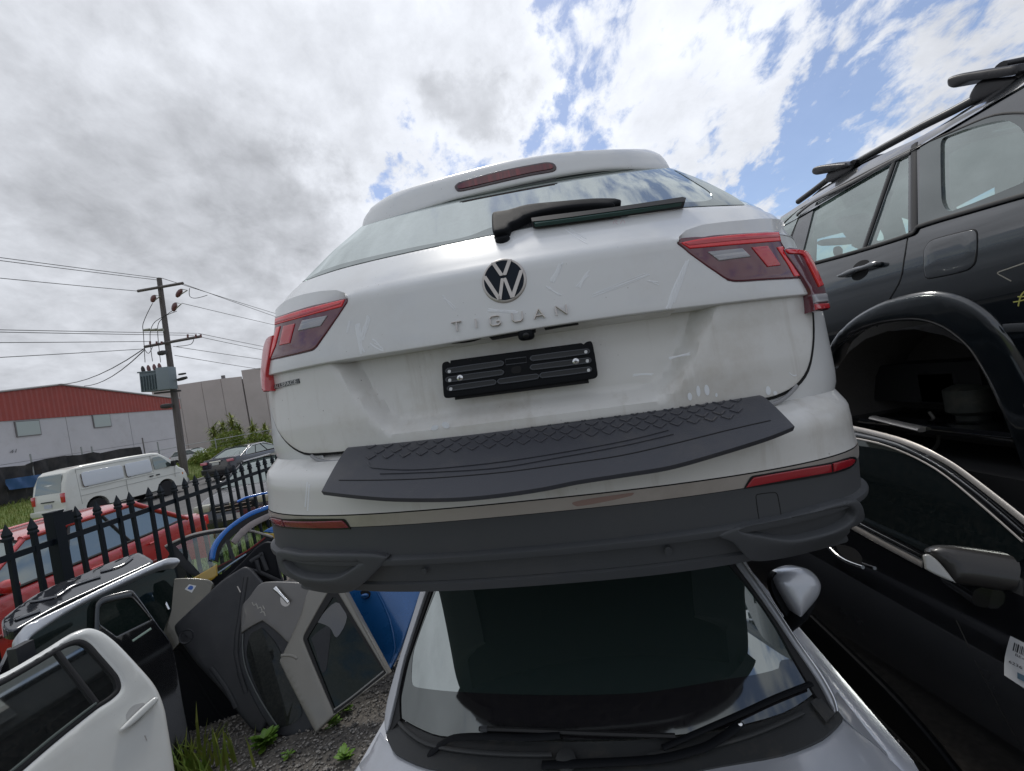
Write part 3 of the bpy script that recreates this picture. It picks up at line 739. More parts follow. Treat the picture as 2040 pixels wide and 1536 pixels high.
# ---- handle strip and camera under the crease
HS = surf_of([(-.1, .082), (.12, .076)], W_BODY)
hd = patch('handle_strip', HS, [(890, 679, 1), (955, 669, 1), (958, 675, 1), (935, 681), (900, 685, 1)], GAP, tg, res=.05, thick=.02)
patch('handle_strip', HS, [(970, 668, 1), (1068, 652, 1), (1066, 662, 1), (980, 677, 1)], GAP, tg, res=.05, thick=.02)
patch('handle_strip', HS, [(1083, 652, 1), (1150, 641, 1), (1153, 646, 1), (1120, 651), (1086, 657, 1)], GAP, tg, res=.05, thick=.02)
c0 = HS.P(*HS.find(1048, 667), .0)
blob('reversing_camera', c0+SUVR@Vector((0, .004, 0)), (.021, .02, .014), TRIM2, tg, R=SUVR, e=3.2, nu=24, nv=14)
lathe('camera_lens', c0+SUVR@Vector((.001, -.012, -.003)), SUVR@Vector((0, -1, -.35)), [(.008, 0), (.008, .004), (.006, .006), (.001, .0065)], SLOT, tg, 18)

# ---- bumper: white upper, satin strip, black lower, diffuser
def band(name, z0, z1, mt, nz, S=BUMP, a0=-1.75, a1=1.75, h=0, parent=suv):
    rows = []
    for i in range(nz+1):
        z = z0+(z1-z0)*i/nz
        rows.append([S.P(a, z, h) for a in np.linspace(a0, a1, 110)])
    return grid(name, rows, mt, parent, shade=30)
zz = {}
for k, v in dict(strip_top=(1120, 991), strip_bot=(1120, 1017), lip_top=(1120, 1082), lip_bot=(1120, 1101), low=(1120, 1149), bottom=(1120, 1163)).items(): zz[k] = BUMP.find(*v)[1]
print('bumper z', zz)
bu = band('rear_bumper', zz['strip_top']+.002, -.175, WHITE_DIRTY, 16)
band('bumper_gap', zz['strip_top']-.004, zz['strip_top']+.004, GAP, 1, h=-.004, parent=bu)
band('satin_strip', zz['strip_bot'], zz['strip_top']-.001, SATIN, 3, h=.001, parent=bu)
band('bumper_gap', zz['strip_bot']-.003, zz['strip_bot']+.002, GAP, 1, h=-.003, parent=bu)
zl, zb = zz['lip_top'], zz['lip_bot']
band('lower_bumper', zl, zz['strip_bot']-.002, TRIM, 8, parent=bu)
rows = []
for z, h in ((zl, 0), (zl-.002, .008), (zl-.006, .014), (zl-.012, .015), (zb+.004, .013), (zb, .006), (zb-.003, -.014), (zb-.008, -.022), (zz['low'], -.012), (zz['low']-.001, -.030), (zz['low']-.004, -.030), (zz['low']-.005, -.006), (zz['bottom'], 0), (zz['bottom']-.012, -.03), (zz['bottom']-.02, -.12), (zz['bottom']-.02, -.30)):
    rows.append([BUMP.P(a, z, h) for a in np.linspace(-1.5, 1.5, 110)])
grid('diffuser', rows, TRIM, bu, shade=28)
# corner frames
FRM = surf_of([(-.62, .115), (-.58, .075), (-.545, .043), (-.50, .027), (-.46, .017), (-.40, .013), (-.30, .008)], [(-.62, .915), (-.52, .948), (-.40, .938)])
for outer, inner in (([(552, 1097), (600, 1103), (730, 1104), (757, 1107), (772, 1112, 1), (742, 1146), (704, 1179), (668, 1184), (640, 1182), (590, 1170), (566, 1152), (551, 1120)],
                      [(563, 1117), (600, 1120), (716, 1122, 1), (690, 1142), (668, 1153), (640, 1156), (600, 1151), (575, 1138)]),
                     ([(1433, 1069), (1469, 1053), (1580, 1030), (1706, 996), (1722, 1012), (1722, 1050), (1699, 1077), (1594, 1107), (1530, 1119), (1494, 1117), (1463, 1084)],
                      [(1476, 1058), (1545, 1042), (1691, 1010), (1706, 1020), (1702, 1038), (1667, 1059), (1606, 1075), (1570, 1078), (1521, 1070)])):
    patch('corner_frame', FRM, outer, TRIM, bu, holes=[inner], res=.018, h=.0, thick=.05, rnd=.008, n=4)
    patch('corner_recess', BUMP, [p[:2] for p in inner], TRIM, bu, res=.03, h=-.004, thick=.001, n=4)
# parking sensors, tow cover
for x, y, r in ((842, 1144, 5.5), (1335, 1103, 8.0)):
    o = [(x+r*cos(t), y+r*sin(t)) for t in np.linspace(0, 2*pi, 13)[:-1]]
    patch('parking_sensor', BUMP, o, TRIM, bu, res=.05, h=-.0095, thick=.004, rnd=.002, n=2)
ribbon('tow_cover_seam', BUMP, [(1512, 1034, 1), (1506, 990), (1509, 985), (1543, 981), (1549, 986), (1556, 1026, 1)], .0022, GAP, bu, h=.0006, thick=.002, n=3)
# reflectors
RFL = mat('reflector_red', (.21, .018, .030), .25, coat=.6, streak=((60, 60, 60), .45, .4, (.12, .015, .022)))
RFR = mat('reflector_red_bright', (.34, .012, .022), .2, coat=.8)
for o1, o2, sur, mt in (([(566, 1036, 1), (680, 1036, 1), (686, 1038), (696, 1050, 1), (630, 1051), (572, 1048, 1)], [(541, 1032), (544, 1031), (563, 1035, 1), (569, 1048, 1), (552, 1043)], [(538, 1031), (545, 1029), (565, 1033), (682, 1033), (690, 1036), (700, 1053, 1), (630, 1054), (570, 1051), (548, 1045)], RFL),
                        ([(1485, 970, 1), (1496, 954), (1502, 950), (1652, 924, 1), (1654, 940, 1), (1560, 956)], [(1656, 923, 1), (1690, 914), (1698, 914), (1699, 919), (1690, 928), (1658, 939, 1)], [(1481, 973, 1), (1493, 952), (1501, 947), (1652, 921), (1692, 910), (1703, 911), (1703, 921), (1690, 933), (1655, 944), (1560, 961)], RFR)):
    rf = patch('reflector', BUMP, sur, SLOT, bu, res=.03, h=.003, thick=.004, n=3)
    patch('lens', BUMP, o1, mt, rf, res=.03, h=.006, thick=.003, rnd=.002, n=3)
    patch('lens', BUMP, o2, mt, rf, res=.03, h=.006, thick=.003, rnd=.002, n=3)

# ---- crooked bumper pad with chevron tread
def padM(a, b):            # a across, b 0 at the back .. 1 at the front lip
    u, v = plan(a)
    y = .150-.175*b+v*.62; z = -.176-.030*b-.075*max(0, b-.30)**1.25
    return W3(u, y, z+.006+.05*0)
PS = Surf(padM, (0, .4), lambda a, b: SUVR@Vector((0, -.5, 1)))
PADO = [(642, 982, 1), (697, 893, 1), (860, 868), (1060, 842), (1300, 812), (1505, 788, 1), (1582, 853, 1), (1530, 874), (1424, 907), (1333, 932), (1241, 947), (1150, 961), (1080, 975), (990, 988), (902, 995.5), (785, 995.5), (711, 990)]
pad = patch('bumper_pad', PS, PADO, PAD, suv, res=.03, h=.006, thick=.012, rnd=.002, n=4)
ribbon('pad_groove', PS, [(679, 960, 1), (830, 958), (1000, 945), (1120, 929), (1240, 911), (1350, 886), (1450, 861), (1533, 842, 1)], .012, RUBBER, pad, h=.0075, thick=.003, n=5)
for ln in ([(735, 925), (745, 936), (830, 940), (980, 927), (1120, 906), (1250, 882), (1330, 862)], [(760, 948), (980, 938), (1120, 915), (1240, 893), (1340, 870)]):
    ribbon('pad_ridge', PS, ln, .006, PAD, pad, h=.009, thick=.004, n=4)
V, F = [], []
for r in range(6):
    x = 738+17*(r % 2)
    while x < 1470:
        y = 921-.100*(x-738)-(x-738)**2*2.2e-5-10.5*r+(0 if x > 800 else -(800-x)*.05)
        back = 887-.140*(x-735)
        if y > back+3:
            a, b = PS.find(x, y)
            for s in (-1, 1):
                c = [(a+s*.001, b-.008), (a+s*.0125, b-.072), (a+s*.0165, b-.056), (a+s*.001, b+.016)]
                b0 = len(V)
                for hh in (.0088, .004):
                    for q_ in c: V.append(PS.P(q_[0], q_[1], hh))
                F.append((b0, b0+1, b0+2, b0+3)); F += [(b0+i, b0+(i+1) % 4, b0+4+(i+1) % 4, b0+4+i) for i in range(4)]
        x += 34
o = pmesh('tread', V, F, mat('worn_pad_rubber', (.062, .063, .073), .4, dirt=.4, dirt_s=9), pad, 20); o['kind'] = 'stuff'

# ---- gap lines, hinge jambs under the gate corners
JAMB = mat('white_jamb', (.55, .545, .53), .4, coat=.3, dirt=.5)
# ---- wiped smears in the dust (flat marks on the paint)
def smear(S, pts, par, mt=WHITE_CLEAN, h=.0006): patch('smear', S, pts, mt, par, res=.1, h=h, thick=0, n=3)

def fingermark(S, x, y, rx, ry, rot=0):
    o = [(x+cos(t_)*rx*cos(rot)-sin(t_)*ry*sin(rot), y+cos(t_)*rx*sin(rot)+sin(t_)*ry*cos(rot)) for t_ in np.linspace(0, 2*pi, 10)[:-1]]
    patch('fingermark', S, o, WHITE_CLEAN, tg, res=.05, h=.0007, thick=0, n=2)
RUB = mat('rubbed_paint', (.78, .80, .82), .5)
for x, y, rx, ry, ro in ((1374, 790, 4.5, 8, -.1), (1391, 779, 4, 11, -.1), (1408, 777, 5, 11, -.15), (1427, 787, 2.5, 4, 0), (1530, 778, 5, 9, -.1), (1544, 783, 4, 4, 0), (866, 852, 8, 5, -.4), (888, 847, 8, 6, .5)):
    fingermark(GATE_LO, x, y, rx, ry, ro)
rs = random.Random(11)
def scuff(S, p, q, wd, n_, mt=RUB, jit=5):
    for i in range(n_):
        a = (p[0]+rs.uniform(-jit, jit), p[1]+rs.uniform(-jit, jit)); b = (q[0]+rs.uniform(-jit, jit), q[1]+rs.uniform(-jit, jit)); m_ = ((a[0]+b[0])/2+rs.uniform(-3, 3), (a[1]+b[1])/2+rs.uniform(-3, 3))
        ribbon('scuff', S, [a, m_, b], wd*rs.uniform(.5, 1.3), mt, tg, h=.0006, thick=.0005, n=3)
scuff(GATE_UP, (1371, 520), (1340, 600), .006, 5, jit=3)
scuff(GATE_UP, (1358, 550), (1330, 612), .008, 4, jit=4)
scuff(GATE_UP, (712, 648), (722, 700), .006, 7, jit=6)
scuff(GATE_UP, (735, 632), (720, 680), .005, 4, jit=4)
scuff(GATE_UP, (742, 680), (762, 695), .005, 3, jit=5)
scuff(GATE_UP, (695, 640), (690, 660), .006, 2, jit=3)
scuff(GATE_UP, (1118, 525), (1100, 560), .006, 5, jit=4)
scuff(GATE_UP, (1090, 570), (1115, 585), .005, 3, jit=4)
scuff(GATE_UP, (1175, 545), (1150, 575), .0035, 4, jit=6)
scuff(GATE_UP, (1180, 590), (1290, 545), .002, 4, jit=5)
scuff(GATE_UP, (880, 590), (905, 615), .002, 4, jit=4)
scuff(GATE_UP, (975, 618), (1030, 622), .005, 4, jit=3)
scuff(GATE_UP, (1290, 560), (1310, 565), .004, 2, jit=3)
scuff(GATE_LO, (1330, 712), (1375, 705), .004, 3, jit=4)
scuff(GATE_LO, (1260, 750), (1300, 748), .003, 3, jit=4)
scuff(GATE_LO, (1572, 742), (1585, 748), .004, 2, jit=2)
scuff(GATE_UP, (1130, 455), (1165, 480), .0025, 3, jit=6)
ribbon('marker_writing', GATE_UP, [(1222, 446), (1224, 440), (1230, 440), (1226, 443), (1231, 447)], .002, mat('faint_red_marker', (.62, .50, .52), .5), tg, h=.0006, thick=.0004, n=2)
ribbon('marker_writing', GATE_UP, [(1236, 446), (1241, 438), (1245, 445)], .002, MATS['faint_red_marker'], tg, h=.0006, thick=.0004, n=2)
BST = mat('dust_streak', (.60, .58, .52), .5)
for x0, y0, x1, y1 in ((612, 960, 608, 1010), (616, 965, 613, 1018)):
    ribbon('scuff', BUMP, [(x0, y0), ((x0+x1)/2, (y0+y1)/2), (x1, y1)], .006, RUB, bu, h=.0006, thick=.0005, n=3)
patch('paint_scrape', BUMP, [(1140, 1001), (1170, 994), (1230, 985), (1262, 981), (1258, 987), (1200, 1000), (1150, 1008)], mat('red_paint_scrape', (.36, .25, .22), .45, metal=.4), bu, res=.03, h=.0016, thick=0, n=3)

for ln in ([(531, 752, 1), (535, 783), (541, 820), (554, 858), (576, 886), (606, 904), (640, 905), (690, 901, 1)], [(1617, 588, 1), (1622, 640), (1621, 690), (1611, 738), (1587, 770), (1547, 791), (1512, 798, 1)]):
    ribbon('gate_seam', surf_of([(-.24, .104), (-.185, .098), (.1, .090)], W_BODY), ln, .007, GAP, tg, h=.0, thick=.004, n=3)
SEAL = mat('grey_gate_seal', (.30, .30, .31), .5)
for ln in ([(618, 908, 1), (632, 917), (655, 921), (690, 918, 1)], [(1520, 806, 1), (1548, 803), (1572, 788), (1590, 768, 1)]):
    ribbon('gate_seal', surf_of([(-.26, .085), (.1, .085)], W_BODY), ln, .010, SEAL, suv, h=.0, thick=.006, n=4)

# ================================================================== SILVER CAR UNDERNEATH (its windscreen and bonnet face us)
LCO = Vector((.08, 1.43, EYE-1.10)); LCR = Matrix.Rotation(radians(-9), 3, 'Z')
def L3(x, y, z): return LCO+LCR@Vector((x, y, z))
SILVER_PAINT = mat('silver_car_paint', (.50, .52, .56), .28, metal=.35, coat=1, dirt=.35, dirt_s=3, dirt_col=(.30, .27, .22), speck=70, rough_var=.1)
WIND_GLASS = glassmat('windscreen_glass', (.5, .6, .58), .30, (.018, .032, .030), 0, .015, .05)
BAND_GLASS = glassmat('windscreen_border_enamel', (0, 0, 0), .10, (.010, .009, .011), 0, .05, .05)
COWL = mat('cowl_plastic', (.035, .037, .038), .55, dirt=.8, dirt_s=9, dirt_col=(.11, .095, .075), bump=.1, bump_s=300)
lc = thing('silver_car', L3(0, -.4, -1.0), 'silver car underneath the stacked white SUV, its windscreen and bonnet towards us', 'car')
TH = radians(36)
def windM(a, b): return L3(a, -.08+.17*(a/.72)**2+b*cos(TH), -.02*(a/.72)**2+b*sin(TH))
WD = Surf(windM, (0, .2), LCR@Vector((0, -.5, 1)))
wind = patch('windscreen', WD, [(862, 1178, 1), (905, 1080, 1), (1430, 1050, 1), (1462, 1126, 1), (1500, 1180), (1545, 1245), (1583, 1314), (1622, 1380, 1), (1560, 1420), (1440, 1452), (1300, 1468), (1150, 1474), (1000, 1472), (878, 1466), (830, 1448), (797, 1428, 1), (798, 1371), (815, 1310)], WIND_GLASS, lc, res=.04, thick=.01, n=3)
patch('windscreen_border', WD, [(797, 1428, 1), (830, 1448), (878, 1466), (1000, 1472), (1150, 1474), (1300, 1468), (1440, 1452), (1560, 1420), (1622, 1380, 1), (1583, 1314, 1), (1556, 1316), (1550, 1332), (1500, 1345), (1437, 1355), (1300, 1378), (1200, 1384), (1050, 1384), (905, 1378), (840, 1371), (822, 1364), (820, 1340), (826, 1290), (868, 1178, 1), (862, 1178, 1), (815, 1310), (798, 1371)], BAND_GLASS, wind, res=.04, h=.0012, thick=.001, n=3)
# cowl
def cowlM(a, b): return L3(a, -.09+.17*(a/.72)**2-b, .00-.02*(a/.72)**2-.22*b)
CW = Surf(cowlM, (0, 0), LCR@Vector((0, -.3, 1)))
cw = patch('cowl', CW, [(768, 1462, 1), (790, 1420, 1), (797, 1428, 1), (830, 1448), (878, 1466), (1000, 1472), (1150, 1474), (1300, 1468), (1440, 1452), (1560, 1420), (1622, 1380, 1), (1650, 1385, 1), (1680, 1425, 1), (1640, 1465), (1560, 1498), (1440, 1520), (1300, 1545), (1120, 1548), (960, 1540), (850, 1525), (785, 1495)], COWL, lc, res=.05, h=-.008, thick=.02, n=3)
patch('cowl_cover', CW, [(1614, 1400, 1), (1632, 1388, 1), (1662, 1424, 1), (1645, 1440, 1)], COWL, cw, res=.05, h=.004, thick=.01)
ribbon('cowl_lip', CW, [(795, 1440), (850, 1482), (960, 1500), (1100, 1504)], .014, COWL, cw, h=.006)
ribbon('cowl_lip', CW, [(1290, 1505), (1400, 1490), (1500, 1463), (1600, 1420)], .014, COWL, cw, h=.006)
# bonnet and wings
def bonM(a, b): return L3(a, -.20+.20*(a/.72)**2-b, -.035-.16*b-.05*a*a-1.3*max(0, abs(a)-.70)**2-.3*b*b)
BN = Surf(bonM, (0, .05), LCR@Vector((0, -.2, 1)))
patch('bonnet', BN, [(735, 1500, 1), (757, 1457, 1), (770, 1474), (789, 1487), (848, 1507), (967, 1521), (1116, 1527), (1300, 1526), (1437, 1507), (1556, 1483), (1630, 1448), (1664, 1420, 1), (1700, 1450), (1752, 1490), (1900, 1640, 1), (1850, 1900, 1), (1200, 2100, 1), (600, 1850, 1), (700, 1540, 1)], SILVER_PAINT, lc, res=.04, thick=.03, rnd=.005, n=4)
def wingM(a, b): return L3(a, -.25+.20-b, -.05-.14*b-2.2*max(0, a-.64)**2-.3*b*b)
WG = Surf(wingM, (.75, .05), lambda a, b: LCR@Vector((1, -.3, 1)))
patch('wing', WG, [(1668, 1378, 1), (1700, 1418), (1740, 1470), (1800, 1536), (1905, 1650, 1), (1897, 1634, 1), (1754, 1492), (1704, 1452), (1668, 1418, 1), (1660, 1395)], SILVER_PAINT, lc, res=.03, thick=.05, n=3)
def wingL(a, b): return L3(a, -.25+.20-b, -.05-.14*b-2.2*min(0, a+.64)**2-.3*b*b)
patch('wing', Surf(wingL, (-.75, .05), lambda a, b: LCR@Vector((-1, -.3, 1))), [(777, 1398, 1), (766, 1425), (745, 1465), (705, 1536), (640, 1680, 1), (695, 1620, 1), (734, 1502), (757, 1458), (770, 1440, 1)], SILVER_PAINT, lc, res=.03, thick=.05, n=3)
# windscreen pillars
PILLAR = mat('pillar_silver', (.40, .41, .43), .3, metal=.5, coat=.6)
def wz(dh): return Surf(lambda a, b: windM(a, b)+LCR@Vector((0, -.5, .85))*dh, (0, .2), LCR@Vector((0, -.5, 1)))
WR = wz(.02)
patch('pillar', WR, [(836, 1178, 1), (860, 1095, 1), (872, 1095, 1), (850, 1178, 1), (806, 1310), (790, 1380), (775, 1440), (767, 1462, 1), (765, 1430), (771, 1392), (790, 1325)], PILLAR, lc, res=.03, thick=.05, rnd=.006, n=3)
patch('pillar_seal', wz(.008), [(850, 1178, 1), (872, 1095, 1), (890, 1090, 1), (860, 1178, 1), (813, 1310), (797, 1371), (797, 1432, 1), (775, 1462, 1), (772, 1440), (789, 1380), (805, 1310)], RUBBER, lc, res=.03, thick=.03, n=3)
patch('pillar', WR, [(1469, 1124, 1), (1440, 1050, 1), (1456, 1045, 1), (1489, 1121, 1), (1541, 1205), (1589, 1276), (1632, 1338), (1657, 1380), (1669, 1416, 1), (1663, 1421, 1), (1650, 1390), (1625, 1345), (1583, 1284), (1534, 1212)], PILLAR, lc, res=.03, thick=.05, rnd=.006, n=3)
patch('pillar_seal', wz(.008), [(1455, 1126, 1), (1426, 1050, 1), (1440, 1050, 1), (1469, 1124, 1), (1534, 1212), (1583, 1284), (1625, 1345), (1650, 1390), (1664, 1423, 1), (1650, 1420), (1622, 1380), (1583, 1314), (1545, 1245), (1500, 1180)], RUBBER, lc, res=.03, thick=.03, n=3)
ribbon('pillar_trim', WR, [(1478, 1121, 1), (1541, 1207), (1589, 1279), (1632, 1340), (1660, 1390), (1667, 1418, 1)], .006, CHROME, lc, h=.006)
# the car body behind and below
box('cabin', L3(0, 1.45, -.02), (1.30, 1.9, .80), GAP, lc, R=LCR, bevel=.1)
box('roof_panel', L3(0, 1.75, .395), (1.15, 2.3, .05), SILVER_PAINT, lc, R=LCR, bevel=.02)
for s in (-1, 1):
    box('body_side', L3(s*.80, 1.6, -.50), (.12, 3.4, .80), SILVER_PAINT, lc, R=LCR, bevel=.05)
box('engine_bay', L3(0, -.75, -.62), (1.45, 1.0, .55), GAP, lc, R=LCR)
# wipers
def wline(pts, hh):
    S_ = wz(hh); return [S_.M(*S_.find(x, y)) for x, y in smooth(pts, 4, False)]
w1 = tube('wiper', wline([(852, 1508), (872, 1488), (903, 1470), (967, 1467), (1050, 1469), (1116, 1464)], .022), [.010, .011, .013, .014, .014]+[.012]*16, TRIM2, lc, 8, .5)
tube('wiper_blade', wline([(955, 1452), (1050, 1455), (1180, 1461), (1345, 1466)], .018), .007, RUBBER, w1, 6)
box('blade_clip', wz(.02).M(*wz(.02).find(964, 1452)), (.022, .014, .012), TRIM, w1, R=LCR)
w2 = tube('wiper', wline([(1616, 1362), (1545, 1390), (1480, 1420), (1400, 1455), (1320, 1490)], .022), .010, TRIM2, lc, 8, .6)
tube('wiper_arm', wline([(1477, 1440), (1440, 1468), (1400, 1490), (1310, 1512), (1180, 1520), (1080, 1524)], .035), .014, TRIM2, w2, 8, .5)
lathe('wiper_nut', wz(.045).M(*wz(.045).find(1474, 1443)), (0, -.6, .8), [(.006, 0), (.006, .006), (.002, .008)], CHROME, w2, 10)
lathe('wiper_pivot', CW.M(*CW.find(1128, 1515)), (0, -.3, 1), [(.032, 0), (.028, .010), (.012, .014)], COWL, lc, 20)
# door mirror
mp_ = at(1592, 1200, Y=1.72)
MR = plane(mp_, (-.15, -.9, .28))
mo = [(1546, 1158), (1556, 1142), (1583, 1132), (1607, 1133), (1627, 1147), (1637, 1167), (1631, 1190), (1612, 1214), (1596, 1231), (1586, 1228), (1566, 1198)]
mi = patch('door_mirror', MR, mo, SILVER_PAINT, lc, res=.012, h=.03, thick=.09, rnd=.045, n=5)
patch('mirror_back', MR, [(1541, 1162), (1552, 1142), (1560, 1180), (1585, 1232), (1600, 1240), (1637, 1180), (1640, 1165), (1628, 1215), (1602, 1250), (1580, 1240), (1550, 1195)], TRIM2, mi, res=.03, h=-.03, thick=.05, n=3)
tube('mirror_foot', [mp_+Vector((0, 0, -.04)), mp_+Vector((-.05, .05, -.12))], [.03, .025], TRIM2, mi)

# ================================================================== BLACK HATCH on the ground at the right, with chrome window trim
BLACK = mat('black_car_paint', (.0045, .0050, .0065), .18, coat=1, coat_ior=1.8, coat_rough=.04, dirt=.22, dirt_s=3, dirt_col=(.035, .032, .028), rough_var=.12, speck=80)
NAVY_BLACK = mat('dark_blue_black_paint', (.005, .008, .012), .20, coat=1, coat_ior=1.9, coat_rough=.03, dirt=.15, dirt_s=3, dirt_col=(.03, .03, .028), rough_var=.06)
BLACK_GLASS = glassmat('dark_side_glass', (0, 0, 0), .03, (.004, .007, .008), 0, .03, .06)
bh = thing('black_hatchback', Vector((2.3, 2.6, 0)), 'black car on the gravel at the right edge, chrome trimmed windows', 'car')
BT = [(-1.95, 1.53), (-1.85, 1.500), (-1.70, 1.475), (-1.45, 1.455), (-1.25, 1.47), (-1.18, 1.50), (-1.10, 1.52), (-.99, 1.555), (-.60, 1.74), (-.45, 1.86)]
BS = Surf(lambda y, z: Vector((tab(z, BT), y, z+EYE)), (2, -1.1), Vector((-1, 0, .1)))
rows = []
for z in [-1.95, -1.90, -1.87, -1.85, -1.80, -1.70, -1.58, -1.45, -1.35, -1.25, -1.21, -1.18, -1.14, -1.10, -1.04, -.99]:
    rows.append([BS.M(y, z) for y in np.linspace(.55, 5.0, 40)])
side_ = grid('body_side', rows, BLACK, bh, shade=50)
patch('window_surround', BS, [(1640, 1000, 1), (1690, 1031, 1), (1722, 1047), (1840, 1106), (1990, 1180), (2100, 1235, 1), (2160, 1180, 1), (2040, 1031), (1950, 962), (1895, 922), (1840, 893), (1786, 873), (1740, 860), (1698, 852), (1640, 846, 1)], BLACK, bh, res=.06, h=-.004, thick=.03, n=3)
patch('side_window', BS, [(1640, 990, 1), (1700, 1030, 1), (1845, 1102), (1960, 1160, 1), (2060, 1100, 1), (2030, 1072), (1950, 999), (1868, 936), (1786, 895), (1715, 876), (1640, 866, 1)], BLACK_GLASS, bh, res=.06, h=.0, thick=.01, n=3)
ribbon('chrome_trim', BS, [(1640, 846), (1698, 853), (1786, 875), (1840, 896), (1895, 925), (1950, 965), (2040, 1036), (2110, 1096)], .020, SATIN, bh, h=.006)
ribbon('door_frame', BS, [(1640, 858), (1715, 869), (1786, 888), (1868, 928), (1950, 988), (2040, 1066)], .016, BLACK, bh, h=.010)
ribbon('window_seal', BS, [(1640, 866), (1715, 876), (1786, 895), (1868, 936), (1950, 1001), (2040, 1080)], .006, SATIN, bh, h=.008)
ribbon('belt_trim', BS, [(1650, 1012), (1722, 1050), (1780, 1080), (1842, 1112)], .017, CHROME, bh, h=.012)
ribbon('belt_trim', BS, [(1650, 1022), (1716, 1058), (1775, 1090), (1840, 1124)], .030, SATIN, bh, h=.008)
patch('sill_panel', BS, [(1587, 1262, 1), (1617, 1225, 1), (1700, 1304), (1800, 1404), (1909, 1536), (2010, 1700, 1), (1990, 1740, 1), (1852, 1526), (1801, 1475), (1676, 1350)], TRIM2, bh, res=.05, h=.016, thick=.03, rnd=.006, n=3)
ribbon('sill_trim', BS, [(1590, 1263), (1676, 1347), (1801, 1470), (1880, 1560)], .016, mat('sill_strip', (.08, .08, .072), .4, dirt=.5), bh, h=.022)
for x, y in ((1591, 1261), (1631, 1302), (1678, 1349), (1735, 1406), (1802, 1474)):
    lathe('clip', BS.P(*BS.find(x, y), .028), (-1, 0, .1), [(.006, 0), (.005, .003)], SATIN, bh, 10)
ribbon('door_seam', BS, [(2040, 1500), (1960, 1350), (1905, 1235)], .004, GAP, bh, h=.001)
# handle
hs_ = [BS.P(*BS.find(x, y), .028) for x, y in smooth([(1655, 1085), (1663, 1092), (1680, 1108), (1700, 1120), (1731, 1131)], 3, False)]
tube('door_handle', hs_, .009, CHROME, bh, 8)
patch('handle_cup', BS, [(1668, 1085), (1700, 1092), (1718, 1112), (1712, 1124), (1690, 1116), (1672, 1100)], GAP, bh, res=.04, h=.001, thick=.001)
# mirror
MM = plane(at(1930, 1140, Y=1.62), (-.55, -.75, .36))
bm_ = patch('door_mirror', MM, [(1846, 1100), (1862, 1088), (1890, 1086), (1923, 1089), (1980, 1097), (2045, 1108), (2110, 1125), (2120, 1170), (2080, 1195), (2040, 1186), (1960, 1172), (1901, 1160), (1880, 1132)], mat('dusty_black_mirror', (.022, .020, .019), .4, coat=.35, dirt=.5, dirt_col=(.08, .07, .06)), bh, res=.02, h=.02, thick=.10, rnd=.05, n=4)
patch('indicator_lens', MM, [(1838, 1106, 1), (1849, 1104), (1866, 1116), (1882, 1134), (1903, 1161, 1), (1880, 1152), (1858, 1142), (1842, 1133, 1)], mat('silvered_lens', (.40, .40, .38), .3, coat=.8, dirt=.4), bm_, res=.02, h=.03, thick=.03, rnd=.008, n=4)
tube('mirror_foot', [at(1890, 1150, Y=1.75), at(1960, 1190, X=1.52)], [.03, .04], BLACK, bm_)
box('cabin', (2.35, 3.0, 1.15), (1.1, 4.0, .55), GAP, bh)
box('roof_panel', (2.40, 3.3, 1.56), (1.05, 3.2, .05), BLACK, bh, bevel=.02)
box('floor_pan', (2.30, 2.9, .45), (1.5, 4.4, .5), GAP, bh)
# paper label on the door
ST = Surf(lambda y, z: BS.M(y, z), (1.5, -1.2), Vector((-1, 0, .1)))
stc = tag(patch('paper_label', ST, [(2015, 1267, 1), (2080, 1300, 1), (2090, 1402, 1), (2003, 1345, 1), (2004, 1310)], mat('paper', (.62, .62, .62), .6), None, res=.05, h=.004, thick=.001, n=3, org=(1.48, 1.6, .9)), 'white paper label with a barcode stuck to the black car at the right edge', 'label')
INK = mat('black_ink', (.02, .02, .025), .6)
def st_uv(x, y): return ST.find(x, y)
V, F = [], []
for k, wd in ((0, 2.4), (5, 1.2), (8, 3.0), (14, 1), (17, 2), (21, 1), (24, 3), (30, 1.5), (34, 2)):
    x0, y0 = 2024+k*.93, 1280+k*.45
    pts = [(x0, y0), (x0+wd, y0+wd*.48), (x0+wd-3.5, y0+wd*.48+16), (x0-3.5, y0+16)]
    b0 = len(V); V += [ST.P(*st_uv(*p), .0058) for p in pts]; F.append((b0, b0+1, b0+2, b0+3))
o = pmesh('barcode', V, F, INK, stc, 0); o['kind'] = 'stuff'
def px_text(name, S, txt, p0, p1, hpx, mt, par, h):
    """text between two photograph points on a surface"""
    a0 = Vector(S.find(*p0)); a1 = Vector(S.find(*p1)); mid = ((p0[0]+p1[0])/2, (p0[1]+p1[1])/2)
    d = Vector((p1[0]-p0[0], p1[1]-p0[1])).normalized()
    cu = bpy.data.curves.new(name, 'FONT'); cu.body = txt; cu.size = 1; cu.resolution_u = 2
    ob = bpy.data.objects.new(name, cu); C.objects.link(ob); dg = bpy.context.evaluated_depsgraph_get()
    me0 = bpy.data.meshes.new_from_object(ob.evaluated_get(dg)); V0 = [v.co.copy() for v in me0.vertices]; F0 = [tuple(p.vertices) for p in me0.polygons]
    bpy.data.objects.remove(ob); bpy.data.curves.remove(cu); bpy.data.meshes.remove(me0)
    wd = max(v.x for v in V0); hh = max(v.y for v in V0); Lg = math.hypot(p1[0]-p0[0], p1[1]-p0[1]); up = Vector((SR, -CR)); up = Vector((-.25, -.97)).normalized() if False else Vector((.20, -.98))
    out = []
    for v in V0:
        q = Vector(p0)+d*(v.x/wd*Lg)+up*(v.y/hh*hpx); out.append(S.P(*S.find(q.x, q.y), h))
    return pmesh(name, out, F0, mt, par, 0, recalc=False)
px_text('printed_text', ST, 'BE=', (2025, 1306), (2044, 1317), 5, INK, stc, .0058)
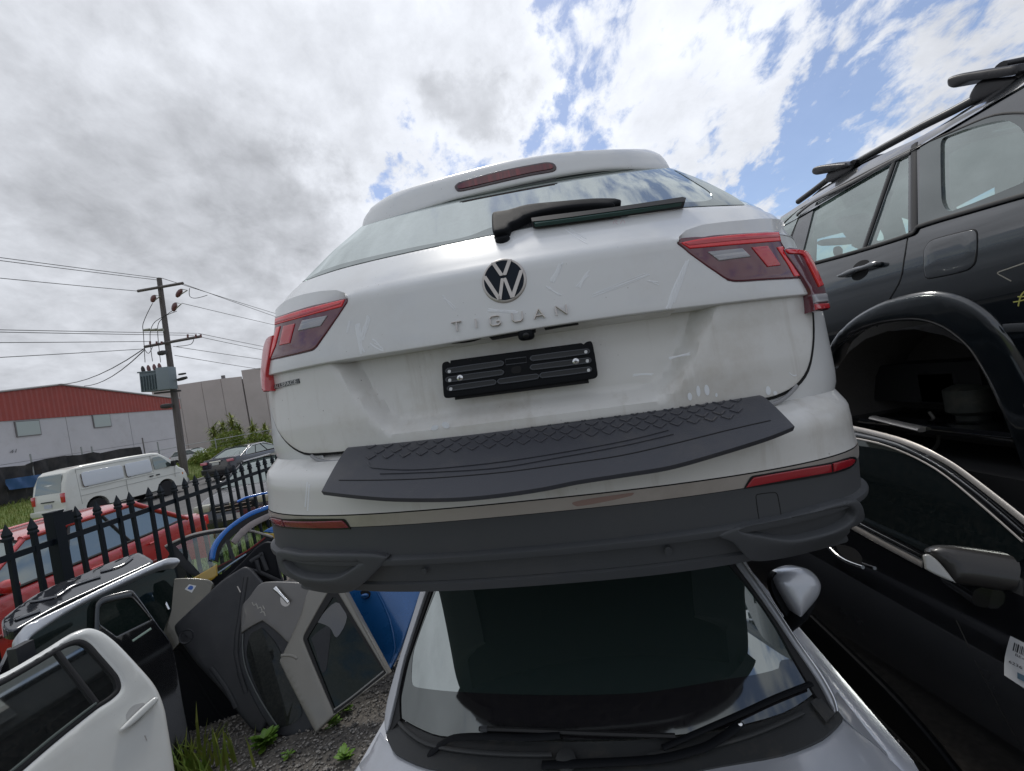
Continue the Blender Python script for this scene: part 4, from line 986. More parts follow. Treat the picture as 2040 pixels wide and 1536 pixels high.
px_text('printed_text', ST, '6236', (2012, 1320.5), (2039, 1334), 5.5, INK, stc, .0058)
patch('printed_mark', ST, [(2030, 1340, 1), (2050, 1350, 1), (2050, 1362, 1), (2030, 1352, 1)], mat('blue_ink', (.10, .17, .22), .6), stc, res=.05, h=.0056, thick=.0005)

# ================================================================== BLACK ESTATE stacked on it, with roof bars
ek = thing('black_suv', Vector((2.5, 2.4, EYE-.65)), 'black SUV with empty rear wheel arch, stacked on the black car at the right', 'car')
RT = [(-.70, 1.93), (-.45, 1.84), (-.25, 1.785), (-.10, 1.748), (.0, 1.728), (.06, 1.718), (.10, 1.713), (.14, 1.711), (.18, 1.713), (.22, 1.719), (.26, 1.727), (.30, 1.739), (.34, 1.756), (.72, 1.895), (.80, 1.96), (.86, 2.06)]
RS = Surf(lambda y, z: Vector((tab(z, RT), y, z+EYE)), (2, .2), Vector((-1, 0, .15)))
arch_hole = [(1655, 745), (1669, 693), (1705, 664), (1746, 649), (1790, 641), (1839, 641), (1884, 656), (1923, 686), (1945, 715), (1974, 768), (2007, 843), (2045, 945), (2000, 990), (1850, 930), (1700, 850), (1660, 800)]
wins = [[(1626, 403, 1), (1775, 326, 1), (1716, 497, 1), (1592, 530, 1)], [(1789, 319, 1), (1810, 311, 1), (1809, 464, 1), (1728, 493, 1)],
        [(1875, 290), (1879, 277), (1890, 271), (1940, 253), (2000, 240), (2022, 246), (2040, 262), (2050, 300), (2040, 364, 1), (1900, 420), (1885, 416), (1877, 395)]]
body_px = [(1556, 432, 1), (1616, 392), (1646, 367), (1763, 305), (1822, 278), (1940, 218), (2040, 175), (2100, 148), (2190, 160), (2250, 260, 1), (2262, 500), (2262, 800, 1), (2200, 1060, 1), (2100, 1040, 1), (2042, 935, 1), (2007, 843), (1974, 768), (1945, 715), (1923, 686), (1884, 656), (1839, 641), (1790, 641), (1746, 649), (1705, 664), (1669, 693), (1640, 740, 1), (1610, 760, 1), (1560, 640, 1)]
bd = patch('body_side', RS, body_px, NAVY_BLACK, ek, holes=wins, res=.035, thick=.03, n=3)
SIDEG = glassmat('side_window_glass', (.62, .92, .84), .24, (.10, .135, .115), .60, .02, .10)
for i, wv in enumerate(wins):
    patch('window', RS, wv, SIDEG, ek, res=.05, h=-.006, thick=.004, n=3)
patch('window', RS, [(1603, 414, 1), (1572, 480, 1), (1556, 470, 1), (1558, 436, 1)], SIDEG, ek, res=.05, h=.004, thick=.004, n=3)
DGLASS = glassmat('privacy_border', (0, 0, 0), .12, (.03, .028, .03), 0, .04, .05)
patch('window_border', RS, [(1834, 295, 1), (1875, 271, 1), (1930, 248), (1984, 232), (2020, 230), (2052, 240), (2070, 280), (2075, 375, 1), (2040, 388, 1), (1935, 418), (1832, 449, 1)], DGLASS, ek, holes=[wins[2]], res=.05, h=.003, thick=.004, n=3)
FRAME = mat('dull_black_frame', (.016, .015, .015), .38)
for nm, ln, wd in (('window_frame', [(1603, 413, 1), (1572, 480, 1)], .035), ('window_frame', [(1822, 288, 1), (1821, 462, 1)], .030), ('window_divider', [(1782, 322, 1), (1722, 495, 1)], .022),
                   ('window_frame', [(1588, 428), (1625, 399), (1700, 362), (1776, 322), (1815, 303)], .020)):
    ribbon(nm, RS, ln, wd, FRAME, ek, h=.006)
ribbon('window_seal', RS, [(1560, 540), (1590, 533, 1), (1716, 499), (1821, 465), (1831, 452), (1940, 419), (2040, 390), (2080, 380)], .014, RUBBER, ek, h=.010)
ribbon('roof_gutter', RS, [(1560, 447), (1600, 413), (1700, 357), (1822, 296), (1900, 262), (1984, 229), (2050, 226)], .007, RUBBER, ek, h=.005)
SEAM = GAP
for ln in ([(1824, 290, 1), (1821, 459, 1)], [(1821, 459, 1), (1811, 463), (1803, 505), (1794, 556), (1773, 595), (1755, 622), (1749, 640), (1746, 650)]):
    ribbon('door_seam', RS, ln, .007, SEAM, ek, h=.0015)
fd = [(1842, 500), (1851, 484), (1866, 476), (1929, 460), (1941, 459), (1946, 468), (1943, 520), (1926, 538), (1854, 554), (1844, 550)]
patch('fuel_flap', RS, fd, NAVY_BLACK, ek, res=.05, h=.003, thick=.004, rnd=.002, n=4)
ribbon('flap_seam', RS, fd, .007, SEAM, ek, h=.0018, closed=True, n=4)
# raised wheel-arch flare
flare_o = [(1650, 700), (1666, 668), (1690, 642), (1720, 620), (1768, 597), (1839, 580), (1884, 581), (1929, 595), (1974, 625), (2007, 664), (2040, 717), (2080, 800), (2140, 950), (2110, 1050, 1), (2042, 938, 1), (2007, 843), (1974, 768), (1945, 715), (1923, 686), (1884, 656), (1839, 641), (1790, 641), (1746, 649), (1705, 664), (1669, 693), (1655, 735, 1)]
patch('arch_flare', RS, flare_o, mat('dull_flare_black', (.006, .010, .014), .28, coat=.9, coat_ior=1.8, dirt=.3, dirt_col=(.04, .04, .038), rough_var=.12), ek, res=.03, h=.020, thick=.08, rnd=.030, n=3)
# liner, sheet, strut seen in the empty arch
LIN = mat('black_liner', (.065, .060, .056), .75, dirt=.6, dirt_s=5, dirt_col=(.05, .045, .038), bump=.3, bump_s=60)
cen = RS.M(*RS.find(1830, 830)); rows = []
for k in range(15):
    a = -.25+pi*1.25*k/14-.2
    rows.append([Vector((1.80+.40*j/3, cen.y+.50*cos(a), cen.z+.42*sin(a))) for j in range(4)])
grid('arch_liner', rows, LIN, ek, shade=50)
box('inner_panel', (2.22, 2.3, cen.z), (.04, 1.6, 1.2), LIN, ek)
lathe('suspension_spring', (2.05, cen.y-.05, cen.z-.12), (0, 0, 1), [(.06, 0), (.06, .10), (.09, .12), (.09, .22), (.05, .24)], mat('spring_cup', (.025, .028, .024), .6, dirt=.5), ek, 20)
tube('brake_hose', [Vector((2.0, cen.y+.15+.07*cos(a), cen.z-.10+.11*sin(a))) for a in np.linspace(2.2, 5.2, 12)], .008, mat('hose', (.09, .085, .075), .5), ek)
b1, b2 = at(1738, 832, X=1.86), at(1838, 856, X=1.86)
tube('exposed_bracket', [b1, (b1+b2)/2, b2], [.022, .026, .026], SATIN, ek, 8, .5)
box('black_box', at(1885, 770, X=2.1), (.1, .18, .14), LIN, ek)
# door handle
hb = [(1679, 549), (1695, 541), (1714, 534), (1732, 529), (1750, 522), (1758, 523), (1756, 531), (1738, 536), (1715, 543), (1697, 550), (1682, 553)]
hd_ = patch('door_handle', RS, hb, NAVY_BLACK, ek, res=.02, h=.035, thick=.02, rnd=.010, n=4)
patch('handle_cup', RS, [(1700, 532), (1714, 520), (1728, 518), (1732, 526), (1728, 545), (1712, 558), (1698, 555)], GAP, hd_, res=.04, h=.001, thick=.001)
# roof, roof rails, cross bars
rows = []
for k in range(8):
    t = k/7
    rows.append([Vector((1.88+.25*t+.6*t*t, y, EYE+.70+.20*sin(t*pi/2)-.02*t)) for y in np.linspace(1.28, 4.3, 12)])
grid('roof', rows, NAVY_BLACK, ek)
box('tailgate', (2.50, 1.20, EYE+.02), (1.42, .10, 1.30), NAVY_BLACK, ek, bevel=.04)
box('rear_window', (2.55, 1.23, EYE+.62), (1.10, .06, .40), BLACK_GLASS, ek, bevel=.02)
RL = Surf(lambda y, z: Vector((2.02+(z-.8)*.0, y, z+EYE)), (2, .85), Vector((-1, 0, 0)))
def rp(x, y): return RL.M(*RL.find(x, y))
tube('roof_rail', [rp(*p) for p in ((1590, 402), (1620, 380), (1650, 357), (1700, 327), (1763, 292), (1840, 250), (1900, 220), (1945, 196), (2010, 165), (2080, 135))], .017, mat('dark_rail', (.03, .03, .03), .35), ek, 10)
ROOFBAR = mat('bar_plastic', (.010, .009, .012), .4)
def crossbar(name, foot, tip, root, base, lab):
    o = [at(*tip, X=1.93), at(*root, X=2.05)]; d = (o[1]-o[0]).normalized()
    t_ = tag(thing(name, o[0], lab, 'roof bar', 'roof bars on the black SUV'))
    far_ = Vector((3.1, o[1].y, o[1].z+.02))
    bar = tube('bar', [o[0], o[0].lerp(o[1], .12), o[0].lerp(o[1], .5), o[1], far_], [.018, .026, .030, .032, .032], ROOFBAR, t_, 12, .62)
    V, F = [], []; pts = smooth(foot, 4)
    S0 = RL; q = [S0.find(p.x, p.y) for p in pts]; S0n = Vector((-1, 0, 0))
    patch('foot', RL, foot, ROOFBAR, t_, res=.03, h=.03, thick=.07, rnd=.012, n=3)
    patch('bar_cap', RL, tip_poly[name], ROOFBAR, t_, res=.02, h=.075, thick=.07, rnd=.014, n=3)
    lathe('lock', at(tip[0]+5, tip[1]+2, X=1.90), (-1, 0, 0), [(.006, 0), (.005, .003)], CHROME, t_, 12)
tip_poly = {'roof_bar': [(1637, 338), (1641, 330), (1660, 325), (1705, 321, 1), (1712, 326, 1), (1690, 334), (1665, 340), (1648, 345), (1640, 344)],
            'roof_bar_front': [(1915, 158), (1919, 149), (1940, 142), (1962, 138, 1), (2060, 122, 1), (2065, 140), (2000, 152), (1960, 158), (1930, 170), (1918, 168)]}
def cb(foot, tipp, lab):
    t_ = thing('roof_bar', RL.M(*RL.find(*foot[0][:2])), lab, 'roof bar')
    patch('foot', RL, foot, ROOFBAR, t_, res=.03, h=.02, thick=.07, rnd=.012, n=3)
    patch('bar_cap', RL, tipp, ROOFBAR, t_, res=.02, h=.065, thick=.08, rnd=.014, n=3)
    c_ = [RL.P(*RL.find(*tipp[k][:2]), .0) for k in (3, 4)]; m_ = (c_[0]+c_[1])/2
    tube('crossbar', [m_+Vector((-.03, 0, 0)), Vector((3.1, m_.y, m_.z+.03))], .026, ROOFBAR, t_, 12, .6)
    x, y = tipp[0][0]+5, tipp[0][1]+1
    lathe('lock', RL.P(*RL.find(x, y), .048), (-1, 0, 0), [(.007, 0), (.006, .003)], CHROME, t_, 12)
cb([(1651, 348), (1656, 342), (1680, 332, 1), (1712, 326, 1), (1700, 340), (1683, 350), (1660, 362), (1649, 362, 1)], tip_poly['roof_bar'], 'black roof bar foot on the black SUV, the smaller and farther one')
cb([(1938, 190), (1950, 168), (1962, 158, 1), (2042, 150, 1), (2030, 166), (1990, 186), (1955, 200), (1940, 200, 1)], tip_poly['roof_bar_front'], 'black roof bar foot on the black SUV, the near one at the top right')
# the far side of the cabin, seen through the glass
FS = Surf(lambda y, z: Vector((3.05, y, z+EYE)), (3, .3), Vector((-1, 0, 0)))
INT = mat('cabin_lining', (.07, .08, .07), .8)
patch('cabin_lining', FS, [(1560, 560, 1), (1560, 450, 1), (1616, 410), (1700, 356), (1822, 296), (1940, 240), (2080, 200, 1), (2300, 400, 1), (1800, 560, 1)], INT, ek, holes=[[(1624, 477, 1), (1694, 459, 1), (1694, 468), (1697, 490), (1714, 499), (1640, 531, 1), (1622, 531, 1)], [(1736, 468), (1742, 457), (1752, 456), (1760, 470), (1759, 478), (1738, 480)], [(1790, 432, 1), (1811, 438, 1), (1811, 462), (1802, 470), (1796, 450)], [(1899, 414, 1), (1981, 371, 1), (1982, 389, 1), (1925, 412), (1903, 420, 1)]], res=.1, thick=.02, n=3)
IR = Surf(lambda y, z: Vector((2.5, y, z+EYE)), (3, .3), Vector((-1, 0, 0)))
patch('inside_mirror', IR, [(1627, 482), (1640, 477), (1690, 474), (1696, 480), (1692, 487), (1640, 490), (1629, 488)], mat('grey_inside_mirror', (.16, .18, .17), .6), ek, res=.05, thick=.03, rnd=.005)
patch('hanging_ornament', IR, [(1660, 494), (1668, 491), (1675, 497), (1674, 508), (1666, 512), (1660, 506)], mat('brown_ornament', (.16, .09, .08), .6), ek, res=.05, thick=.01, rnd=.004)
patch('headrest', IR, [(1660, 440, 1), (1700, 432), (1712, 480), (1726, 492), (1712, 500, 1), (1690, 480)], INT, ek, res=.05, thick=.1, rnd=.01)
# chalk marks on the rear corner
CH = mat('yellow_chalk', (.60, .58, .16), .7)
for ln in ([(2029, 610), (2031, 600), (2035, 588), (2042, 580)], [(2019, 602), (2030, 600), (2042, 597)], [(2028, 591), (2036, 591), (2045, 590)]):
    ribbon('chalk_mark', RS, ln, .004, CH, ek, h=.0015, thick=.001)
ribbon('paint_scratch', RS, [(2044, 523), (2010, 535), (1990, 542), (1988, 545), (2000, 552), (2015, 560)], .004, mat('pale_scratch', (.35, .33, .28), .6), ek, h=.0015, thick=.001)
ribbon('bumper_moulding', RS, [(2006, 652), (2040, 650), (2100, 650)], .03, TRIM, ek, h=.014)
box('floor_pan', (2.55, 3.3, EYE-.35), (1.0, 2.6, .2), GAP, ek)

# ================================================================== SETTING
def sheet(name, x0, x1, y0, y1, z, mt, nx=1, ny=1):
    rows = [[Vector((x0+(x1-x0)*i/nx, y0+(y1-y0)*j/ny, z)) for i in range(nx+1)] for j in range(ny+1)]
    o = grid(name, rows, mt, None, shade=0); 
    if o.data.polygons[0].normal.z < 0: o.data.flip_normals()
    o['kind'] = 'structure'; return o
DIRT = mat('bare_ground', (.13, .115, .09), .9, col2=(.09, .10, .05), noise_s=.4, noise_amt=.12)
GRAVEL = mat('gravel', (.16, .145, .125), .9, col2=(.06, .055, .05), noise_s=38, noise_amt=.14, bump=.8, bump_s=60)
ASPH = mat('asphalt', (.085, .083, .085), .85, col2=(.12, .115, .11), noise_s=1.5, noise_amt=.2, bump=.2, bump_s=200)
GRASSM = mat('grass', (.085, .14, .018), .8, col2=(.12, .14, .025), noise_s=2.5, noise_amt=.12, bump=.5, bump_s=25)
CONC = mat('concrete', (.30, .29, .27), .8, col2=(.22, .21, .20), noise_s=3, noise_amt=.2)
sheet('ground', -600, 600, -400, 900, -.02, DIRT)
sheet('gravel_yard', -3.65, 30, -12, 40, -.004, GRAVEL)
sheet('grass_verge', -8.6, -3.65, -15, 60, 0.0, GRASSM, 2, 6)
sheet('road', -17.4, -8.8, -40, 120, -.006, ASPH)
bank = grid('grass_bank', [[Vector((x, y, z)) for x, z in ((-17.6, 0), (-19.6, .06), (-21.8, .78), (-22.6, .80), (-25, .02))] for y in np.linspace(-40, 90, 20)], GRASSM, None, shade=60)
bank['kind'] = 'structure'
def bank_z(x): return float(np.interp(-x, [17.6, 19.6, 21.8, 22.6], [0, .06, .78, .80]))
sheet('forecourt', -42, -22.4, -20, 75, .0, CONC)
for x in (-8.7, -17.5):
    k_ = box('kerb', (x, 40, .03), (.18, 160, .14), CONC); k_['kind'] = 'structure'
# loose stones close by
rnd = random.Random(3)
V, F = [], []
for i in range(15000):
    y = 1.7+2.9*rnd.random()**.8; x = -3.2+2.9*rnd.random()
    if x > -.75: continue
    r = rnd.uniform(.004, .012)*(1.7 if rnd.random() < .12 else 1); b = len(V)
    for d in ((1, 0, 0), (0, 1, 0), (-1, 0, 0), (0, -1, 0), (0, 0, .7), (0, 0, -.7)):
        V.append(Vector((x+d[0]*r*rnd.uniform(.6, 1.3), y+d[1]*r*rnd.uniform(.6, 1.3), r*.3+d[2]*r*rnd.uniform(.7, 1.2))))
    F += [(b, b+1, b+4), (b+1, b+2, b+4), (b+2, b+3, b+4), (b+3, b, b+4), (b+1, b, b+5), (b+2, b+1, b+5), (b+3, b+2, b+5), (b, b+3, b+5)]
st = link('gravel_stones', mesh('gravel_stones', V, F), mat('pale_stone', (.34, .32, .29), .85, col2=(.07, .068, .066), noise_s=42, noise_amt=.07), None, 0)
st['kind'] = 'stuff'; st['label'] = 'loose grey and brown gravel stones on the yard floor'
BLADE = mat('grass_blade', (.10, .18, .022), .6, col2=(.22, .23, .04), noise_s=4, noise_amt=.15)
def grass(name, n, fx, h0, h1, lab, seed, zf=None):
    rr = random.Random(seed); V, F = [], []
    for i in range(n):
        x, y = fx(rr); h = rr.uniform(h0, h1); a = rr.uniform(0, 2*pi); w_ = h*.035+.0015; lx, ly = rr.uniform(-.5, .5)*h, rr.uniform(-.5, .5)*h
        b = len(V); c, s = cos(a)*w_, sin(a)*w_; z0 = zf(x) if zf else 0
        V += [Vector((x-c, y-s, 0)), Vector((x+c, y+s, 0)), Vector((x+lx*.4+c*.7, y+ly*.4+s*.7, h*.6)), Vector((x+lx*.4-c*.7, y+ly*.4-s*.7, h*.6)), Vector((x+lx, y+ly, h*.95))]
        for v_ in V[b:]: v_.z += z0
        F += [(b, b+1, b+2, b+3), (b+3, b+2, b+4)]
    o = link(name, mesh(name, V, F), BLADE, None, 0); o['kind'] = 'stuff'; o['label'] = lab; return o
grass('verge_grass', 30000, lambda r: (r.uniform(-5.2, -3.7) if r.random() < .5 else r.uniform(-8.5, -3.7), 2.5+r.random()**1.3*14), .05, .16, 'green grass along the far side of the picket fence', 5)
grass('roadside_grass', 26000, lambda r: (r.uniform(-22.3, -17.6), r.uniform(14, 40)), .08, .25, 'yellow green grass strip beside the far side of the road', 6, bank_z)
grass('weed_grass', 330, lambda r: ((-2.50+r.gauss(0, .16)), (2.78+r.gauss(0, .12))), .08, .30, 'tuft of long dark green grass at the foot of the black doors', 7)

# ------------------------------------------------------------------ picket fence
FEN = mat('fence_paint', (.003, .007, .012), .55, spec=.25, dirt=.12, dirt_s=8, dirt_col=(.04, .045, .05))
FX = -3.5
def ftop(y): return 1.775-.012*(y-3.0)
fence = thing('picket_fence', Vector((FX, 4.0, 0)), 'black steel picket fence with spear tops between the yard and the street', 'fence')
proto = None
def picket_mesh():
    V, F = [], []; w_ = .0135
    b = 0
    for z, k in ((.06, 1), (1.66, 1), (1.66, 1.55), (1.675, 1.6), (1.685, 1.25), (1.70, 1.5), (1.775, .08)):
        for sx, sy in ((-1, -1), (1, -1), (1, 1), (-1, 1)): V.append(Vector((sx*w_*k, sy*w_*k, z)))
    n = 7
    for i in range(n-1):
        for k in range(4): F.append((i*4+k, i*4+(k+1) % 4, (i+1)*4+(k+1) % 4, (i+1)*4+k))
    F += [(0, 3, 2, 1), tuple((n-1)*4+k for k in range(4))]
    me = mesh('picket', V, F); me.materials.append(FEN); return me
pm = picket_mesh(); y = 3.02-.165*9
while y < 12.5:
    if abs(y-3.33) > .07 and not abs(y-8.3) < .07:
        o = bpy.data.objects.new('picket', pm); C.objects.link(o); o.parent = fence
        o.location = (rnd.uniform(-.003, .003), y-4.0, ftop(y)-1.775); o.rotation_euler = (rnd.uniform(-.008, .008), rnd.uniform(-.01, .01), rnd.uniform(-.05, .05))
    y += .165
for z0 in (1.60, .30):
    for a, b in ((1.0, 12.6),):
        Vv, Ff = [], []; c = (a+b)/2
        o = box('rail', (FX, c, z0-.012*(c-3)), (.022, b-a, .042), FEN, fence)
for y in (.85, 3.335, 8.3, 12.7):
    box('post', (FX, y, ftop(y)/2), (.075, .075, ftop(y)-.02), FEN, fence); box('post_cap', (FX, y, ftop(y)-.005), (.082, .082, .012), FEN, fence)
box('rail_bracket', (FX, 3.41, 1.70), (.06, .08, .10), FEN, fence)

# ------------------------------------------------------------------ loose doors and panels leaning in the yard
def pn(x, y, z, n, bulge=0): return plane(Vector((x, y, z)), n, bulge, (0, 0), 1)
DGREY = mat('charcoal_panel', (.018, .020, .025), .5, coat=.1, dirt=.6, dirt_s=3.5, dirt_col=(.075, .07, .065), rough_var=.2, speck=60)
GREYP = mat('warm_grey_paint', (.125, .120, .115), .34, metal=.35, coat=.6, dirt=.5, dirt_s=3, dirt_col=(.14, .125, .10), rough_var=.15, speck=60)
BEIGE = mat('beige_grey_paint', (.22, .21, .185), .36, metal=.3, coat=.6, dirt=.5, dirt_s=3, dirt_col=(.2, .17, .13), rough_var=.15, speck=60)
BLUE = mat('blue_paint', (.010, .13, .40), .22, metal=.25, coat=1, dirt=.3, dirt_s=4, dirt_col=(.04, .07, .10), rough_var=.15, speck=60)
BBLUE = mat('bright_blue_paint', (.02, .16, .55), .25, coat=1)
YEL = mat('yellow_paint', (.50, .32, .03), .3, coat=1, dirt=.5)
DOORW = mat('white_door_paint', (.66, .67, .64), .28, coat=.9, dirt=.35, dirt_s=2.5, dirt_col=(.45, .42, .36), speck=40, rough_var=.08)
DOOR_GLASS = glassmat('loose_door_glass', (0, 0, 0), -.02, (.012, .014, .015), 0, .02, .10)
SEE_GLASS = glassmat('clear_door_glass', (.75, .88, .80), .10, (.02, .02, .02), .88, .02, .05)
GREEN_GLASS = glassmat('green_door_glass', (0, 0, 0), -.02, (.007, .013, .012), 0, .02, .06)
def pmark(name, S, lines, wd, mt, par, h=.002):
    for ln in lines: ribbon(name, S, ln, wd, mt, par, h=h, thick=.001, n=2)
def door(name, S, outline, mt, lab, cat, holes=(), thick=.07, rnd=.012, res=.04, bulge=0, n=4, base=None):
    P = [S.P(*S.find(p[0], p[1])) for p in outline]; lo = min(P, key=lambda v: v.z)
    t = thing(name, Vector((lo.x, lo.y, max(0, lo.z))), lab, cat)
    d = None
    patch('panel', S, outline, mt, t, holes=holes, res=res, thick=thick, rnd=rnd, n=n, disp=d)
    return t

# white rear door, nearest at the lower left
WDS = plane(Vector((-2.40, 2.40, EYE-1.30)), (.88, -.28, .38))
wv = [(-260, 1480, 1), (0, 1361), (70, 1322), (134, 1284), (158, 1277), (176, 1284), (194, 1303), (231, 1346), (238, 1366), (234, 1378), (218, 1392), (193, 1408), (110, 1474), (33, 1540), (-260, 1790, 1)]
wdo = [(-290, 1470, 1), (0, 1344), (89, 1294), (140, 1262), (165, 1251), (185, 1248), (210, 1257), (240, 1281), (285, 1329), (308, 1356), (322, 1380), (333, 1412), (338, 1440), (345, 1481), (351, 1520), (356, 1560), (352, 1650), (330, 1720, 1), (-250, 2050, 1)]
wd_ = door('scrap_door', WDS, wdo, DOORW, 'white rear car door standing at the bottom left corner', 'car door', holes=[wv], thick=.09, rnd=.035, res=.04)
patch('window', WDS, wv, glassmat('white_door_glass', (0, 0, 0), .26, (.012, .014, .015), 0, .03, .10), wd_, res=.1, h=-.02, thick=.004, n=3)
ribbon('window_seal', WDS, wv, .022, RUBBER, wd_, h=-.004, thick=.02, closed=True, n=3)
ribbon('window_divider', WDS, [(116, 1297, 1), (195, 1400, 1)], .022, RUBBER, wd_, h=-.004, thick=.02)
ribbon('waist_seal', WDS, [(-200, 1720, 1), (33, 1528), (110, 1464), (193, 1400)], .012, mat('seal_highlight', (.10, .12, .11), .3), wd_, h=.0)
hp = [(238, 1452), (236, 1456), (240, 1459), (260, 1446), (306, 1404), (311, 1395), (307, 1391), (301, 1393), (270, 1420)]
patch('handle', WDS, hp, DOORW, wd_, res=.02, h=.03, thick=.015, rnd=.010, n=4)
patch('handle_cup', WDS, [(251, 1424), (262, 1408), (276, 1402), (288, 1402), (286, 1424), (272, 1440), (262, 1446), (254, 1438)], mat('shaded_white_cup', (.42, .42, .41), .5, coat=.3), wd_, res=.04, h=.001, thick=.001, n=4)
pmark('scratch', WDS, [[(288, 1465), (290, 1470), (292, 1475)]], .004, SATIN, wd_)

# dark bonnet and silver-framed door behind it
BON = plane(Vector((-3.12, 3.1, EYE-.86)), (.30, -.12, .94))
db = door('scrap_bonnet', BON, [(3, 1240), (8, 1229), (60, 1190), (110, 1164), (151, 1148), (215, 1121), (268, 1102), (280, 1101), (305, 1116), (296, 1124), (240, 1150), (120, 1205), (60, 1238), (27, 1256), (8, 1252)], mat('glossy_dark_bonnet', (.03, .033, .04), .08, coat=1, metal=.3, dirt=.2), 'glossy dark bonnet lying along the picket fence behind the silver door frame', 'car bonnet', thick=.05, rnd=.012)
for ln in ([(60, 1200), (110, 1190), (140, 1170), (200, 1150)], [(200, 1140), (240, 1128), (262, 1112)], [(30, 1236), (80, 1218)]):
    ribbon('bonnet_rib', BON, ln, .03, MATS['glossy_dark_bonnet'], db, h=.012)
SF = plane(Vector((-2.86, 3.0, EYE-.88)), (.80, -.2, .55))
sfd = door('scrap_door', SF, [(36, 1272), (38, 1262), (50, 1246), (63, 1238), (140, 1201), (240, 1152), (329, 1112), (352, 1110), (360, 1116), (357, 1121), (324, 1127), (240, 1165), (150, 1210), (82, 1254), (62, 1270), (53, 1286), (39, 1290)], mat('silver_frame_paint', (.42, .44, .46), .3, metal=.4, coat=.8, dirt=.4), 'silver car door seen by its top frame, dark glass below, behind the white door', 'car door', thick=.06, rnd=.015, res=.03)
SG = plane(Vector((-2.90, 3.0, EYE-.95)), (1, -.12, .2))
patch('window', SG, [(53, 1286, 1), (82, 1252), (240, 1163), (324, 1126), (345, 1128), (352, 1180), (300, 1300), (160, 1400), (20, 1460, 1), (20, 1300, 1)], GREEN_GLASS, sfd, res=.08, thick=.01, n=3)
patch('door_skin', SG, [(-40, 1420, 1), (20, 1290, 1), (60, 1420, 1), (250, 1330), (330, 1290, 1), (350, 1600, 1), (-40, 1800, 1)], BLACK, sfd, res=.08, h=.01, thick=.03, n=3)
box('bracket', at(45, 1310, X=-2.85), (.05, .09, .14), DGREY, sfd)
# black door with a square window
DN = plane(Vector((-2.68, 3.15, 1.05)), (.80, -.52, .30))
nwin = [(200, 1243, 1), (199, 1216), (204, 1206), (216, 1200), (258, 1191), (265, 1193), (300, 1234, 1), (233, 1267, 1)]
dn = door('scrap_door', DN, [(187, 1262, 1), (189, 1212), (192, 1200), (205, 1189), (258, 1175), (268, 1179), (312, 1240), (345, 1290), (370, 1420), (400, 1560, 1), (230, 1620, 1), (150, 1340, 1)], BLACK, 'black car door with a square corner window and a bright waist strip', 'car door', holes=[nwin], thick=.06, rnd=.010)
patch('window', DN, nwin, GREEN_GLASS, dn, res=.08, h=-.01, thick=.004, n=3)
ribbon('window_frame', DN, [(193, 1262, 1), (194, 1212), (200, 1201), (214, 1194), (262, 1184)], .02, mat('grey_frame', (.07, .08, .09), .35), dn, h=.006)
ribbon('waist_strip', DN, [(264, 1277, 1), (301, 1252, 1)], .014, mat('bright_green_strip', (.35, .45, .38), .3), dn, h=.006)
# brown-grey panel with latch
DBE = plane(Vector((-2.72, 3.55, 1.08)), (.42, -.72, .45))
be = door('scrap_bodywork', DBE, [(257, 1175, 1), (285, 1163), (341, 1153), (380, 1151), (414, 1154, 1), (425, 1165), (400, 1230), (340, 1300, 1), (310, 1244, 1)], mat('brown_grey_paint', (.11, .105, .085), .33, metal=.4, coat=.7, dirt=.6), 'brown grey car panel with a chrome latch and a small blue sticker', 'car panel', thick=.05, rnd=.012)
lathe('lock', DBE.P(*DBE.find(318, 1184), .0), DBE.n(0, 0), [(.035, 0), (.034, .02), (.022, .03), (.01, .03)], CHROME, be, 16)
tube('latch', [DBE.P(*DBE.find(x, y), .03) for x, y in ((312, 1174), (322, 1184), (330, 1200), (338, 1216))], [.014, .018, .012, .010], CHROME, be, 8)
stk = patch('sticker', DBE, [(368, 1174, 1), (377, 1164, 1), (391, 1167, 1), (382, 1181, 1)], mat('white_sticker', (.65, .66, .66), .5), be, res=.05, h=.002, thick=.001)
patch('print', DBE, [(374, 1173), (379, 1167), (385, 1169), (382, 1175)], mat('blue_print', (.03, .12, .45), .5), stk, res=.05, h=.0035, thick=.0005)

# big black panel
D5 = plane(Vector((-2.56, 3.42, 0)), (.34, -.90, .16))
d5 = door('scrap_door', D5, [(296, 1262, 1), (330, 1238), (395, 1194), (440, 1158), (474, 1128), (510, 1092), (530, 1080), (548, 1086, 1), (556, 1140), (575, 1200), (560, 1400), (500, 1450, 1), (455, 1438), (350, 1500, 1), (330, 1420)], mat('black_door_paint', (.004, .005, .008), .5, spec=.2, coat=.0, dirt=.2, dirt_col=(.03, .03, .03), rough_var=.1), 'large glossy black car door leaning behind the charcoal panel', 'car door', thick=.06, rnd=.012)
pmark('door_crease', D5, [[(300, 1262), (360, 1300), (420, 1400), (450, 1438)], [(335, 1300), (360, 1400), (372, 1470)]], .02, MATS['black_door_paint'], d5, .004)
for ln in ([(500, 1118), (512, 1110), (526, 1103)], [(497, 1134), (520, 1140), (560, 1158)], [(512, 1115), (518, 1138)], [(520, 1100), (533, 1135)]):
    ribbon('inner_strut', D5, ln, .03, DGREY, d5, h=.03)
lathe('bolt', D5.P(*D5.find(519, 1152), .03), D5.n(0, 0), [(.012, 0), (.010, .008)], CHROME, d5, 12)
